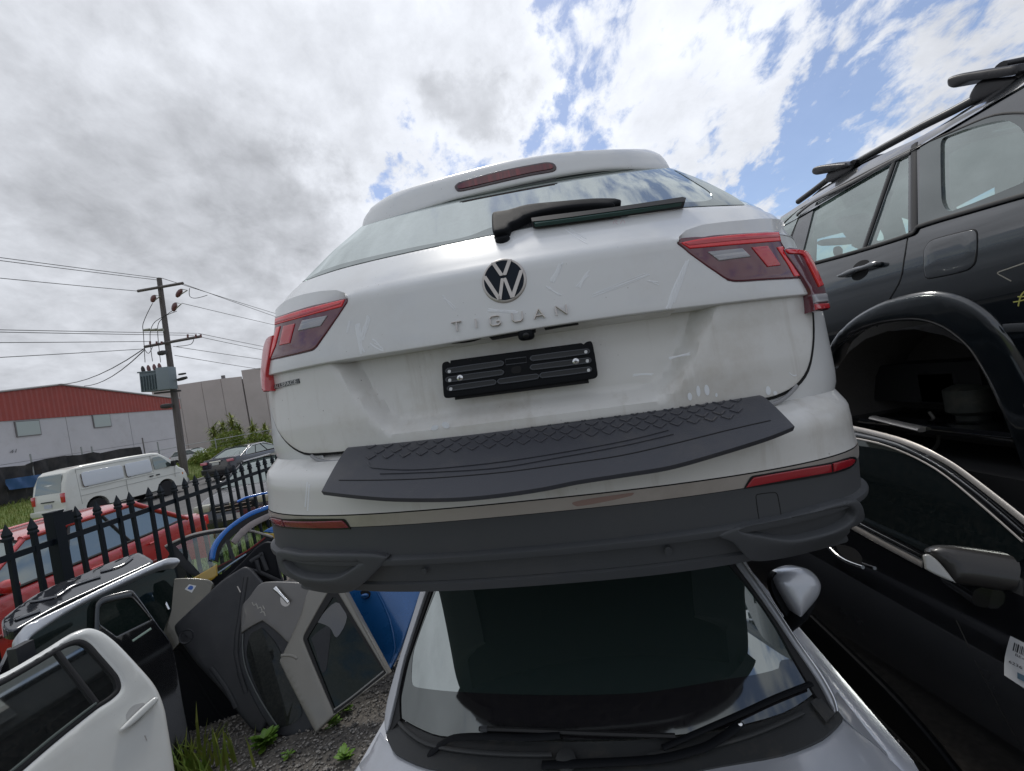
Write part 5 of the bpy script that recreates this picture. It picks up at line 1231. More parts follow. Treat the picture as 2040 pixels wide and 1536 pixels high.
# charcoal panel
D4 = plane(Vector((-2.24, 3.16, 0)), (.30, -.88, .36))
d4 = door('scrap_bodywork', D4, [(346, 1250), (352, 1240), (400, 1195), (440, 1158), (481, 1131), (490, 1129), (499, 1134), (518, 1156), (560, 1210, 1), (560, 1400, 1), (520, 1462, 1), (495, 1449), (440, 1377), (390, 1322), (353, 1270)], DGREY, 'matt charcoal car panel leaning left of the grey door, with a round dimple', 'car panel', thick=.05, rnd=.02)
lathe('dimple', D4.P(*D4.find(371, 1268), .0), D4.n(0, 0), [(.050, 0), (.046, .004), (.034, -.002), (.01, -.004)], DGREY, d4, 20)
pmark('crease', D4, [[(420, 1330), (450, 1370), (470, 1410)], [(490, 1150), (478, 1230), (470, 1300), (490, 1380)]], .03, DGREY, d4, .006)
pmark('scratch', D4, [[(473, 1168), (479, 1180)]], .008, SATIN, d4, .002)
# grey door with chrome handle
D3 = plane(Vector((-1.98, 3.10, 0)), (.10, -.93, .34))
d3 = door('scrap_door', D3, [(481, 1263), (484, 1208), (498, 1190), (516, 1166), (532, 1159), (590, 1160), (625, 1165, 1), (630, 1300, 1), (632, 1455, 1), (600, 1470), (562, 1467), (548, 1464), (520, 1425), (490, 1365), (474, 1310)], DGREY, 'grey car door with a chrome handle and chalk scribble, between charcoal and beige doors', 'car door', thick=.07, rnd=.012)
patch('outer_skin', D3, [(482, 1262, 1), (484, 1208), (498, 1190), (516, 1166), (532, 1159), (590, 1160), (625, 1165, 1), (622, 1240), (585, 1282), (568, 1274, 1), (553, 1259), (525, 1237, 1), (505, 1247)], GREYP, d3, res=.04, h=.02, thick=.03, rnd=.010)
patch('inner_window', D3, [(500, 1262, 1), (522, 1250, 1), (555, 1290), (590, 1380), (602, 1420), (585, 1440), (556, 1450, 1), (525, 1395), (500, 1340), (492, 1300)], DOOR_GLASS, d3, res=.06, h=.006, thick=.01)
ribbon('window_seal', D3, [(485, 1262), (485, 1300), (492, 1335), (517, 1389), (552, 1444)], .008, mat('grey_seal', (.09, .10, .10), .4), d3, h=.010)
tube('handle', [D3.P(*D3.find(x, y), .05) for x, y in ((553, 1171), (560, 1177), (570, 1188), (580, 1199))], [.017, .013, .010, .012], CHROME, d3, 10)
patch('handle_cup', D3, [(561, 1190), (568, 1185), (577, 1192), (580, 1202), (572, 1208), (563, 1203)], mat('chrome_cup', (.4, .38, .36), .25, metal=.8), d3, res=.05, h=.022, thick=.003)
CHALK = mat('chalk_white', (.40, .39, .35), .8)
pmark('chalk_mark', D3, [[(505, 1199), (509, 1206), (513, 1202), (516, 1210)], [(516, 1212), (522, 1209), (525, 1217)], [(526, 1206), (530, 1213)], [(521, 1220), (528, 1218), (531, 1226)]], .006, CHALK, d3, .022)
# beige door with dark window
D2 = plane(Vector((-1.70, 3.04, 0)), (0.02, -.93, .36))
d2 = door('scrap_door', D2, [(556, 1320), (560, 1308), (578, 1270), (598, 1225), (613, 1178), (640, 1150, 1), (672, 1150, 1), (775, 1342, 1), (664, 1428, 1), (628, 1462, 1)], BEIGE, 'beige grey car door standing on end on the gravel, its dark window facing us', 'car door', thick=.06, rnd=.012, holes=[[(655, 1178, 1), (670, 1178, 1), (768, 1341, 1), (700, 1395), (666, 1421, 1), (605, 1276), (608, 1262)]])
patch('window_frame', D2, [(648, 1178, 1), (672, 1176, 1), (770, 1341, 1), (700, 1396), (665, 1425, 1), (635, 1350), (602, 1278), (604, 1260)], RUBBER, d2, res=.05, h=-.004, thick=.03, holes=[[(662, 1190, 1), (668, 1190, 1), (763, 1338, 1), (700, 1388), (666, 1413, 1), (612, 1276), (614, 1268)]])
patch('window', D2, [(662, 1190, 1), (668, 1190, 1), (763, 1338, 1), (700, 1388), (666, 1413, 1), (612, 1276), (614, 1268)], GREEN_GLASS, d2, res=.06, h=-.015, thick=.004)
patch('inner_trim', D2, [(618, 1272, 1), (655, 1248), (653, 1300), (648, 1335), (640, 1340), (628, 1300)], DGREY, d2, res=.06, h=-.012, thick=.002)
patch('inner_trim', D2, [(630, 1240, 1), (668, 1200), (690, 1230), (670, 1270), (655, 1250)], BLACK, d2, res=.06, h=-.011, thick=.002)
ribbon('bright_edge', D2, [(665, 1414, 1), (700, 1389), (764, 1337)], .010, mat('bright_edge', (.25, .25, .24), .4), d2, h=.0)
ribbon('dent', D2, [(560, 1306), (580, 1306), (592, 1312)], .02, BEIGE, d2, h=.004)
# blue door
D1 = plane(Vector((-1.36, 3.63, 0)), (.12, -.92, .36))
d1 = door('scrap_door', D1, [(650, 1120), (668, 1055), (700, 1030), (850, 1010), (868, 1040), (860, 1120), (839, 1180), (800, 1290), (781, 1330), (771, 1343, 1), (720, 1262), (676, 1187)], BLUE, 'metallic blue car door leaning under the bumper, left of the silver car', 'car door', thick=.07, rnd=.012)
blob('handle', D1.P(*D1.find(728, 1187), .02), (.035, .015, .02), MATS['blue_paint'], d1)
patch('handle_cup', D1, [(718, 1180), (726, 1176), (738, 1180), (736, 1190), (726, 1192)], GAP, d1, res=.05, h=.001, thick=.001)
pmark('chalk_mark', D1, [[(689, 1190), (692, 1196), (690, 1200)], [(697, 1196), (700, 1205), (698, 1210)], [(704, 1205), (707, 1214)], [(693, 1204), (697, 1212)]], .006, CHALK, d1)
pmark('door_crease', D1, [[(752, 1180), (775, 1230), (786, 1290), (778, 1320)]], .02, BLUE, d1, .006)
# blue-framed door and silver-framed door by the fence
D6 = plane(Vector((-3.02, 4.35, 1.2)), (.72, -.62, .28))
d6 = door('scrap_door', D6, [(420, 1114, 1), (421, 1095), (431, 1074), (452, 1051), (480, 1030), (505, 1016), (560, 998, 1), (560, 1006, 1), (505, 1026), (477, 1042), (452, 1063), (434, 1090), (429, 1116, 1)], BBLUE, 'car door with a curved bright blue window frame beside the picket fence', 'car door', thick=.05, rnd=.012)
patch('inner_frame', D6, [(460, 1078, 1), (480, 1054), (505, 1036), (560, 1012, 1), (560, 1024, 1), (515, 1044), (490, 1063), (470, 1085, 1)], mat('pinkish_metal', (.34, .30, .29), .35, metal=.4), d6, res=.04, h=.0, thick=.02, rnd=.006)
patch('frame_rubber', D6, [(428, 1117, 1), (434, 1090), (452, 1063), (477, 1042), (505, 1026), (560, 1005, 1), (560, 1013, 1), (505, 1036), (480, 1053), (457, 1075), (440, 1098), (436, 1120, 1)], RUBBER, d6, res=.04, h=-.005, thick=.02)
patch('quarter_glass', D6, [(432, 1135, 1), (438, 1100), (453, 1079), (466, 1116), (440, 1142)], SEE_GLASS, d6, res=.08, thick=.003)
ribbon('divider', D6, [(452, 1076, 1), (468, 1122, 1)], .03, DGREY, d6, h=.006)
patch('lower_door', D6, [(415, 1150, 1), (432, 1138, 1), (440, 1144), (470, 1120), (520, 1085), (560, 1066, 1), (560, 1200, 1), (440, 1220, 1)], TRIM2, d6, res=.06, thick=.03)
ribbon('belt_strip', D6, [(432, 1143, 1), (468, 1118), (490, 1104)], .012, mat('pale_blue_strip', (.3, .4, .5), .4), d6, h=.01)
u6 = tube('roof_strip', [D6.P(*D6.find(x, y), .0)+Vector((-.10, .15, 0)) for x, y in ((474, 1004), (490, 996), (520, 988), (560, 981))], .012, BBLUE, d6)
D7 = plane(Vector((-3.20, 4.75, 1.15)), (.58, -.78, .22))
gl = [(350, 1088, 1), (390, 1071), (445, 1061), (500, 1061), (528, 1067, 1), (490, 1098), (430, 1132), (399, 1142, 1)]
d7 = door('scrap_door', D7, [(328, 1090), (334, 1084), (387, 1063), (445, 1053), (492, 1054), (545, 1068, 1), (545, 1076, 1), (490, 1108), (430, 1140), (400, 1152, 1), (372, 1140)], DGREY, 'car door with a thin silver frame, grass showing through its clear window', 'car door', holes=[gl], thick=.04, rnd=.008)
patch('window', D7, gl, SEE_GLASS, d7, res=.08, h=-.01, thick=.003)
ribbon('bright_frame', D7, [(329, 1089), (345, 1080), (387, 1064), (445, 1054), (492, 1056), (543, 1070)], .022, SATIN, d7, h=.01)
ribbon('waist_strip', D7, [(399, 1144, 1), (430, 1131), (490, 1099), (528, 1071, 1)], .016, mat('dull_red_strip', (.25, .03, .03), .4), d7, h=.01)
DY = plane(Vector((-3.0, 4.1, 1.0)), (.50, -.82, .28))
door('scrap_door', DY, [(383, 1152, 1), (396, 1145), (432, 1124, 1), (433, 1146, 1), (420, 1157), (400, 1170, 1)], YEL, 'yellow car door peeking out below the clear window near the fence', 'car door', thick=.04, rnd=.006)
DY2 = plane(Vector((-3.1, 5.6, 1.0)), (.50, -.82, .28))
dy = door('scrap_bodywork', DY2, [(522, 1062, 1), (560, 1064, 1), (560, 1078, 1), (536, 1080), (529, 1074, 1)], YEL, 'small yellow panel beside the left end of the bumper', 'car panel', thick=.03, rnd=.004)
door('scrap_bodywork', plane(Vector((-3.1, 6.0, 1.1)), (.50, -.82, .28)), [(525, 1059, 1), (545, 1048), (570, 1044, 1), (570, 1064, 1)], BBLUE, 'small bright blue panel edge beside the left end of the bumper', 'car panel', thick=.03, rnd=.004)

# ------------------------------------------------------------------ weeds on the gravel
LEAFM = mat('weed_leaf', (.075, .19, .020), .5, col2=(.16, .26, .035), noise_s=12, noise_amt=.2)
def weed(px, py, n, size, lab, seed):
    rr = random.Random(seed); c = at(px, py, Z=0); t = thing('weed', c, lab, 'weed'); V, F = [], []
    for i in range(n):
        a = rr.uniform(0, 2*pi); l = size*rr.uniform(.5, 1); el = rr.uniform(.2, 1.2); w_ = l*rr.uniform(.16, .26)
        d = Vector((cos(a), sin(a), 0)); s = Vector((-sin(a), cos(a), 0)); b = len(V); hb_ = rr.uniform(0, size*.5)
        for k, ww in ((0, .1), (.3, .8), (.6, 1), (.85, .6), (1, .02)):
            p = c+d*l*k*cos(el*(1-.4*k))+Vector((0, 0, hb_+l*sin(el)*k*(1-.35*k)))
            V += [p-s*w_*ww, p-Vector((0, 0, w_*.25)), p+s*w_*ww]
        for k in range(4):
            q_ = b+k*3; F += [(q_, q_+1, q_+4, q_+3), (q_+1, q_+2, q_+5, q_+4)]
    o = pmesh('leaves', V, F, LEAFM, t, 60, recalc=False); o['kind'] = 'stuff'
weed(528, 1487, 60, .11, 'leafy green weed on the gravel below the charcoal panel', 1)
weed(664, 1446, 26, .07, 'low green weed at the foot of the beige door', 2)
weed(687, 1418, 34, .08, 'green weed beside the lower right edge of the beige door', 3)
weed(688, 1516, 30, .08, 'sparse weed on the gravel beside the silver car bonnet', 4)
weed(575, 1508, 14, .06, 'small weed in the gravel nearest the bottom edge', 5)

# ================================================================== STREET: parked vehicles
TYRE = mat('tyre', (.012, .012, .013), .8); RIM = mat('alloy_rim', (.28, .28, .29), .35, metal=.7); HUBC = mat('steel_rim', (.10, .10, .10), .5, metal=.4)
CARGLASS = glassmat('far_car_glass', (0, 0, 0), .14, (.07, .09, .085), 0, .03, 0)
def vehicle(name, loc, yaw, lab, cat, paint, Lh, W, belt, roofz, top, gh, wheels, wr=.31, tumble=.22, glass=CARGLASS, group=None):
    """top: body outline from rear to front (x,z); gh: greenhouse x of rear base, rear roof, front roof, front base"""
    R = Matrix.Rotation(yaw, 3, 'Z'); t = thing(name, loc, lab, cat, group)
    T = lambda x, y, z: Vector(loc)+R@Vector((x, y, z))
    low = .20; outline = list(top)                     # rear -> front along the top
    bot = []
    for wx in sorted(wheels, reverse=True):
        for k in range(9):
            a = pi*k/8; bot.append((wx+cos(a)*(wr+.06), max(low, wr+sin(a)*(wr+.06))))
    poly = outline+[(Lh-.02, low+.05), (Lh-.12, low)]+bot+[(-Lh+.12, low), (-Lh+.02, low+.05)]
    rows = []
    for s, ins, zi in ((-1, .10, .10), (-.985, .05, .05), (-.95, .015, .02), (-.86, 0, 0), (-.4, 0, -.012), (0, 0, -.018), (.4, 0, -.012), (.86, 0, 0), (.95, .015, .02), (.985, .05, .05), (1, .10, .10)):
        row = []
        for x, z in poly:
            ztop = z > .55
            kx = 1-.045*abs(s)**3 if abs(x) > Lh*.72 else 1
            zz_ = z-zi*(1 if ztop else 0)
            bul = W/2*s*(1-.05*max(0, (z-.75)/.4)-.03*max(0, (.5-z)/.3))
            row.append(T(x*kx-(ins*.3*math.copysign(1, x) if abs(x) > Lh*.9 else 0), bul, zz_))
        rows.append(row)
    body = grid('body', rows, paint, t, True, 32, True)
    box('underbody', T(0, 0, low+.18), (Lh*1.8, W*.72, .34), GAP, t, R=R)
    # greenhouse
    rb, rr_, fr, fb = gh
    def gp(k, s, f):     # k 0..1 up, s side, f along
        xb = rb+(fb-rb)*f; xt = rr_+(fr-rr_)*f
        crown = .035*(1-s*s)*k
        return T(xb+(xt-xb)*k, s*(W/2*.93)*(1-tumble*k), belt+(roofz-belt-.035)*k+crown)
    rows = [[gp(k, s, f) for s, f in [(-1, 0), (-1, .25), (-1, .5), (-1, .75), (-1, 1), (-.5, 1.01), (0, 1.015), (.5, 1.01), (1, 1), (1, .75), (1, .5), (1, .25), (1, 0), (.5, -.01), (0, -.015), (-.5, -.01)]] for k in (0, .5, .97)]
    g_ = grid('glasshouse', rows, glass, t, True, 30, True)
    rows = []
    for f in np.linspace(-.03, 1.03, 9):
        rows.append([gp(1.0-.05*abs(s)**4, s*1.0, f)+Vector((0, 0, .012)) for s in np.linspace(-1, 1, 11)])
    rf = grid('roof', rows, paint, t, False, 40)
    for s in (-1, 1):
        for f, wd in ((-.005, .06), (.36, .03), (.66, .035), (1.005, .045)):
            tube('window_pillar', [gp(k, s*1.005, f) for k in (-.02, .5, 1.0)], wd*.62, paint if f in (-.005, 1.005) else RUBBER, t, 8)
        tube('roof_edge', [gp(.98, s*1.0, f) for f in np.linspace(-.03, 1.03, 8)], .035, paint, t, 8)
        tube('belt_line', [gp(.0, s*1.01, f) for f in np.linspace(-.02, 1.02, 6)], .016, RUBBER, t, 6)
    for wx in wheels:
        for s in (-1, 1):
            c = T(wx, s*(W/2-.11), wr); ax = R@Vector((0, s, 0))
            w_ = lathe('wheel', c, ax, [(wr*.6, -.10), (wr, -.08), (wr, .07), (wr*.93, .10), (wr*.66, .10)], TYRE, t, 24)
            lathe('rim', c, ax, [(wr*.66, .085), (wr*.60, .10), (wr*.5, .07), (wr*.2, .075), (wr*.15, .095), (.01, .095)], RIM, w_, 20)
    return t, T, R
REDP = mat('red_car_paint', (.46, .022, .022), .25, coat=1, dirt=.45, dirt_s=3, dirt_col=(.36, .10, .09), rough_var=.1)
Yd = -pi/2
t, T, R = vehicle('red_car', (-6.22, 5.35, 0), Yd, 'red car parked on the grass just beyond the picket fence', 'car', REDP, 2.28, 1.72, .93, 1.42,
    [(-2.26, .45), (-2.24, .80), (-2.16, .93), (-1.75, .97), (-1.0, .95), (.9, .93), (1.35, .88), (1.95, .76), (2.20, .62), (2.27, .45)], (-1.75, -1.05, .35, 1.12), (-1.38, 1.40), .30)
for s in (-1, 1):
    blob('door_mirror', T(.85, s*.93, 1.0), (.06, .11, .07), REDP, t, R=R)
    for x in (-.15, -1.02): tube('door_handle', [T(x-.08, s*.865, .80), T(x+.08, s*.865, .80)], .014, REDP, t)
    box('tail_lamp', T(-2.20, s*.66, .78), (.10, .30, .16), RED_HOT, t, R=R, bevel=.02)
    box('headlamp', T(2.16, s*.62, .62), (.14, .34, .14), CLEAR_LENS, t, R=R, bevel=.03)
lathe('side_badge', T(1.5, .875, .62), R@Vector((0, 1, 0)), [(.04, 0), (.035, .01)], SATIN, t, 14)
lathe('side_badge', T(1.5, -.875, .62), R@Vector((0, -1, 0)), [(.04, 0), (.035, .01)], SATIN, t, 14)
for s in (-1, 1):
    for x in (-.55, .42, 1.22): tube('door_gap', [T(x, s*.862, .32), T(x+.02, s*.866, .6), T(x, s*.842, .90)], .005, GAP, t, 5)
    tube('rub_strip', [T(-1.0, s*.868, .55), T(1.05, s*.868, .55)], .02, mat('dark_red_strip', (.12, .008, .008), .5), t)
# black car nose to us behind the red one
BKP = mat('black_dull_paint', (.020, .019, .022), .25, coat=1, dirt=.5, dirt_s=2, dirt_col=(.08, .075, .07))
t, T, R = vehicle('black_sedan', (-6.35, 11.75, 0), Yd+.06, 'dusty black sedan parked nose towards us behind the red car', 'car', BKP, 2.3, 1.78, .93, 1.42,
    [(-2.28, .45), (-2.25, .85), (-2.1, .98), (-1.5, 1.0), (.9, .96), (1.4, .90), (1.95, .80), (2.2, .70), (2.29, .45)], (-1.75, -1.0, .35, 1.25), (-1.38, 1.42))
for s in (-1, 1):
    box('headlamp', T(2.13, s*.66, .66), (.22, .34, .15), mat('yellowed_lens', (.42, .42, .34), .3, coat=.6), t, R=R, bevel=.04)
    blob('door_mirror', T(.95, s*.97, 1.0), (.06, .10, .07), BKP, t, R=R)
box('grille', T(2.26, 0, .62), (.06, .84, .16), GAP, t, R=R, bevel=.01)
for z in (.58, .66): box('grille_bar', T(2.30, 0, z), (.02, .80, .014), SATIN, t, R=R)
box('number_plate', T(2.30, -.05, .42), (.02, .37, .12), mat('plate_white', (.5, .5, .52), .5), t, R=R)
lathe('front_badge', T(2.30, 0, .68), R@Vector((1, 0, 0)), [(.05, 0), (.04, .012)], CHROME, t, 14)
# dark sedan across the road, seen from behind
t, T, R = vehicle('dark_grey_sedan', (-14.6, 24.4, 0), pi/2-.10, 'dark grey sedan with chrome window trim parked across the road, its tail to us', 'car', mat('dark_grey_metallic', (.045, .044, .052), .22, metal=.4, coat=1), 2.4, 1.86, .98, 1.46,
    [(-2.38, .40), (-2.38, .80), (-2.30, 1.06), (-1.8, 1.09), (-1.2, 1.0), (1.0, .96), (1.5, .90), (2.1, .75), (2.38, .45)], (-1.85, -.75, .35, 1.35), (-1.42, 1.45), .34)
for s in (-1, 1):
    box('tail_lamp', T(-2.36, s*.70, .92), (.08, .34, .13), mat('pink_lens', (.55, .16, .20), .2, coat=1), t, R=R, bevel=.03)
    tube('chrome_trim', [T(x, s*y, z) for x, y, z in ((-1.45, .87, 1.02), (-1.25, .82, 1.20), (-.7, .74, 1.40), (.2, .72, 1.42), (1.0, .80, 1.15))], .018, CHROME, t, 6)
box('number_plate', T(-2.41, .05, .85), (.02, .37, .13), mat('plate_pale', (.45, .47, .45), .5), t, R=R)
box('boot_trim', T(-2.41, .05, .96), (.02, .60, .045), CHROME, t, R=R)
box('bumper', T(-2.38, 0, .50), (.16, 1.7, .26), mat('dark_grey_bumper', (.02, .02, .024), .3, coat=.6), t, R=R, bevel=.05)
# white hatch in the far lot
t, T, R = vehicle('white_hatchback', (-33.5, 46.5, 0), -.15, 'small white car in the far lot, partly behind the power pole', 'car', mat('white_far_paint', (.62, .63, .62), .35, coat=.8), 2.1, 1.7, .92, 1.42,
    [(-2.08, .45), (-2.05, .90), (-1.9, .96), (.9, .93), (1.4, .86), (1.9, .70), (2.08, .45)], (-1.95, -1.5, .25, 1.15), (-1.25, 1.30))
box('tail_lamp', T(-2.0, -.72, .80), (.08, .2, .18), RED_LENS, t, R=R)
for s in (-1, 1): box('headlamp', T(1.95, s*.6, .66), (.14, .3, .13), CLEAR_LENS, t, R=R, bevel=.03)

# white van: own builder, traced proportions of a long panel van
VP = mat('white_van_paint', (.66, .66, .60), .35, coat=.7, dirt=.5, dirt_s=1.5, dirt_col=(.42, .40, .32))
vy = radians(76); VR = Matrix.Rotation(vy, 3, 'Z'); v0 = Vector((-16.3, 16.0, 0))
van = thing('white_van', v0+VR@Vector((2.3, .84, 0)), 'white windowless panel van parked across the road, seen from behind its corner', 'van')
def VT(x, y, z): return v0+VR@Vector((x, y+.845, z))
prof = [(.02, .38), (0, .62), (.02, 1.05), (.10, 1.45), (.24, 1.80), (.38, 1.91), (.8, 1.955), (2.4, 1.965), (3.3, 1.94), (3.55, 1.90), (3.95, 1.55), (4.30, 1.12), (4.52, .98), (4.62, .75), (4.66, .42), (4.55, .26)]
bot = []
for wx in (3.62, .98):
    for k in range(11):
        a = pi*k/10; bot.append((wx+cos(a)*.39, max(.27, .33+sin(a)*.40)))
poly = prof+bot+[(.3, .30)]
rows = []
for s, ins in ((-1, .13), (-.985, .07), (-.96, .03), (-.90, .0), (-.5, -.01), (0, -.015), (.5, -.01), (.90, 0), (.96, .03), (.985, .07), (1, .13)):
    row = []
    for x, z in poly:
        k = max(0, (z-1.05)/.9); kz = z-(ins if z > 1.7 else 0)
        row.append(VT(x+(ins*.5 if x < .4 and z > .35 else 0)-(ins*.8 if x > 4.2 else 0), s*.845*(1-.10*k*k), kz))
    rows.append(row)
vb = grid('body', rows, VP, van, True, 30, True)
VS = Surf(lambda x, z: VT(x, -.845*(1-.10*max(0, (z-1.05)/.9)**2)-.0, z), (2, 1.2), VR@Vector((0, -1, .1)))
VREC = mat('van_recess_paint', (.60, .63, .66), .35, coat=.7)
for x0, x1 in ((.62, 2.02), (2.12, 3.12)):
    patch('side_window_blank', VS, [(x0, 1.22), (x0+.04, 1.16), (x1-.05, 1.16), (x1, 1.2), (x1, 1.62), (x1-.06, 1.70), (x0+.08, 1.70), (x0, 1.64)], VREC, van, pix=False, res=.2, h=.012, thick=.02, rnd=.01)
    ribbon('window_seal', VS, [(x0, 1.64), (x0, 1.22), (x0+.04, 1.16), (x0+.15, 1.155)], .03, mat('old_seal', (.12, .10, .09), .6), van, pix=False, h=.014)
ribbon('body_ridge', VS, [(.55, 1.10), (3.2, 1.10)], .035, VP, van, pix=False, h=.012)
patch('side_window', VS, [(3.24, 1.22), (3.22, 1.66), (3.27, 1.73), (3.52, 1.73), (3.62, 1.68), (4.0, 1.27), (3.98, 1.22)], CARGLASS, van, pix=False, res=.2, h=.006, thick=.006)
for ln in ([(.50, .40), (.50, 1.86)], [(2.07, .32), (2.07, 1.10)], [(3.18, .34), (3.18, 1.84)], [(4.1, 1.2), (4.05, .72)], [(.5, .86), (4.3, .86)], [(.5, 1.84), (3.5, 1.82)]):
    ribbon('panel_seam', VS, ln, .012, mat('seam_grey', (.25, .25, .23), .6), van, pix=False, h=.001)
for x, z in ((3.32, .98), (3.05, .98)): box('door_handle', VS.P(x, z, .01), (.14, .03, .05), RUBBER, van, R=VR)
box('door_mirror', VT(3.95, -.98, 1.32), (.10, .18, .24), RUBBER, van, R=VR, bevel=.03)
VB = Surf(lambda y, z: VT(.02+.0*y+(.0 if z < 1.05 else (z-1.05)*.23), y, z)+VR@Vector((-.01, 0, 0)), (0, 1.2), VR@Vector((-1, 0, .1)))
patch('rear_window', VB, [(-.66, 1.14), (.66, 1.14), (.62, 1.72), (.56, 1.78), (-.56, 1.78), (-.62, 1.72)], CARGLASS, van, pix=False, res=.3, h=.008, thick=.02)
box('rear_handle', VT(-.02, 0, .86), (.03, .62, .035), RUBBER, van, R=VR)
box('number_plate', VT(-.02, .0, .70), (.02, .37, .13), mat('plate_blue_white', (.45, .48, .55), .5), van, R=VR)
for s in (-1, 1): box('tail_lamp', VT(.03, s*.74, .94), (.10, .16, .34), RED_LENS, van, R=VR, bevel=.02)
box('rear_bumper', VT(-.04, 0, .47), (.16, 1.62, .20), VP, van, R=VR, bevel=.04)
box('headlamp', VT(4.52, -.62, .78), (.12, .30, .18), CLEAR_LENS, van, R=VR, bevel=.03)
box('indicator', VT(4.45, -.80, .80), (.16, .08, .12), mat('amber_lens', (.60, .18, .02), .2, coat=1), van, R=VR, bevel=.02)
box('front_bumper', VT(4.62, 0, .42), (.18, 1.6, .22), mat('grey_bumper', (.20, .20, .20), .5), van, R=VR, bevel=.04)
box('underbody', VT(2.3, 0, .45), (4.1, 1.3, .34), GAP, van, R=VR)
for wx in (.98, 3.62):
    for s in (-1, 1):
        c = VT(wx, s*.74, .32); ax = VR@Vector((0, s, 0))
        w_ = lathe('wheel', c, ax, [(.2, -.1), (.32, -.08), (.32, .07), (.30, .095), (.2, .095)], TYRE, van, 24)
        lathe('rim', c, ax, [(.2, .09), (.18, .06), (.12, .04), (.06, .07), (.01, .07)], HUBC, w_, 20)

# ================================================================== BUILDINGS
WALLW = mat('painted_tilt_panel', (.52, .51, .52), .8, col2=(.47, .46, .47), noise_s=.5, noise_amt=.2, dirt=.3, dirt_s=.8)
REDC = mat('red_corrugated_steel', (.33, .055, .040), .55, col2=(.27, .048, .036), noise_s=1, noise_amt=.2)
WX = -42.0
wh = thing('white_warehouse', Vector((-50, 42, 0)), 'white warehouse with a red corrugated gable and the number 41', 'building')
def yz(px, py): p = at(px, py, X=WX); return p.y, p.z
ap = (42.6, 9.55); eR = (57.0, 7.75); eL = (28.0, 7.9); fz = 6.5
# wall panels, each a tilt-up slab
ys = [24, 31.5, 37.2, 42.8, 48.4, 57.0]
ys = [24.0]+[yz(143, 900)[0]-7.2*k for k in (2, 1, 0)]+[yz(269, 900)[0], 57.0]
ys = sorted(set(round(v, 2) for v in ys if 20 < v <= 57))
for a, b in zip(ys, ys[1:]):
    for z0, z1 in ((0, 2.93), (2.96, fz)):
        box('wall_panel', (WX-.12, (a+b)/2, (z0+z1)/2), (.22, b-a-.05, z1-z0), WALLW, wh)
box('wall_joint', (WX-.22, 40, fz/2), (.2, 33, fz-.05), mat('joint_grey', (.22, .20, .21), .8), wh)
V, F = [], []
n_ = 150
for i in range(n_+1):
    y = 24+(57.4-24)*i/n_; zt = ap[1]-(y-ap[0])*(ap[1]-eR[1])/(eR[0]-ap[0]) if y > ap[0] else ap[1]-(ap[0]-y)*(ap[1]-eL[1])/(ap[0]-eL[0])
    x = WX+.04+(.05 if i % 2 else 0); V += [Vector((x, y, fz)), Vector((x, y, zt))]
    if i: F.append((2*i-2, 2*i, 2*i+1, 2*i-1))
pmesh('gable_cladding', V, F, REDC, wh, 0)
V = []
for x in (WX+.15, -80):
    for y, z in ((23.5, 7.2), (ap[0], ap[1]+.06), (57.6, 7.72)): V.append(Vector((x, y, z)))
pmesh('roof', V, [(0, 1, 4, 3), (1, 2, 5, 4)], REDC, wh, 0)
tube('barge_board', [Vector((WX+.14, 24, 7.4)), Vector((WX+.14, ap[0], ap[1]+.04)), Vector((WX+.14, 57.5, 7.78))], .09, mat('grey_flashing', (.30, .29, .29), .6), wh, 6)
box('end_wall', (-60, 57.05, 3.8), (36, .2, 7.3), WALLW, wh)
box('end_cladding', (-60, 57.2, 7.1), (36, .1, 1.3), REDC, wh)
FG = mat('frosted_window', (.32, .36, .34), .3, coat=.6); FR = mat('window_frame_grey', (.16, .15, .15), .6)
for (x0, y0), (x1, y1) in (((27, 840), (82, 867)), ((182, 826), (222, 851))):
    a, b = yz(x0, y0), yz(x1, y1); yc, yw = (a[0]+b[0])/2, abs(b[0]-a[0]); zc = 5.45
    zc = (yz((x0+x1)/2, (y0+y1)/2)[1]); hh = 1.35
    f = box('window', (WX+.02, yc, zc), (.12, yw, hh), FR, wh); box('pane', (WX+.07, yc, zc), (.06, yw-.14, hh-.14), FG, f)
for (x0, y0, x1, y1) in ((-30, 920, 22, 935), (31, 913, 57, 930)):
    a, b = yz(x0, y1), yz(x1, y1); box('roller_opening', (WX+.02, (a[0]+b[0])/2, 1.2), (.10, abs(b[0]-a[0]), 2.0), mat('dark_opening', (.03, .03, .028), .8), wh)
box('canopy', (WX+.9, yz(10, 915)[0]-1, 2.62), (1.8, 8, .14), WALLW, wh)
WSf = Surf(lambda y, z: Vector((WX+.06, y, z)), (40, 3), Vector((1, 0, 0)))
px_text('house_number', WSf, '41', (19, 904), (32, 901.5), 7.5, mat('grey_number', (.10, .10, .10), .6), wh, .0)
GW = mat('precast_concrete', (.50, .455, .43), .85, col2=(.44, .40, .375), noise_s=.25, noise_amt=.2, dirt=.25, dirt_s=.4)
gwh = thing('concrete_warehouse', Vector((-45, 85, 0)), 'tall grey brown concrete panel warehouse behind the power pole and shrubs', 'building')
def xz(px, py, Y=80.0): p = at(px, py, Y=Y); return p.x, p.z
tops = [(330, 771), (354, 767), (400, 760), (440, 754.5), (475, 750), (482, 738), (521, 732.5), (570, 726)]
pxs = [300, 354, 400, 439, 480, 521]
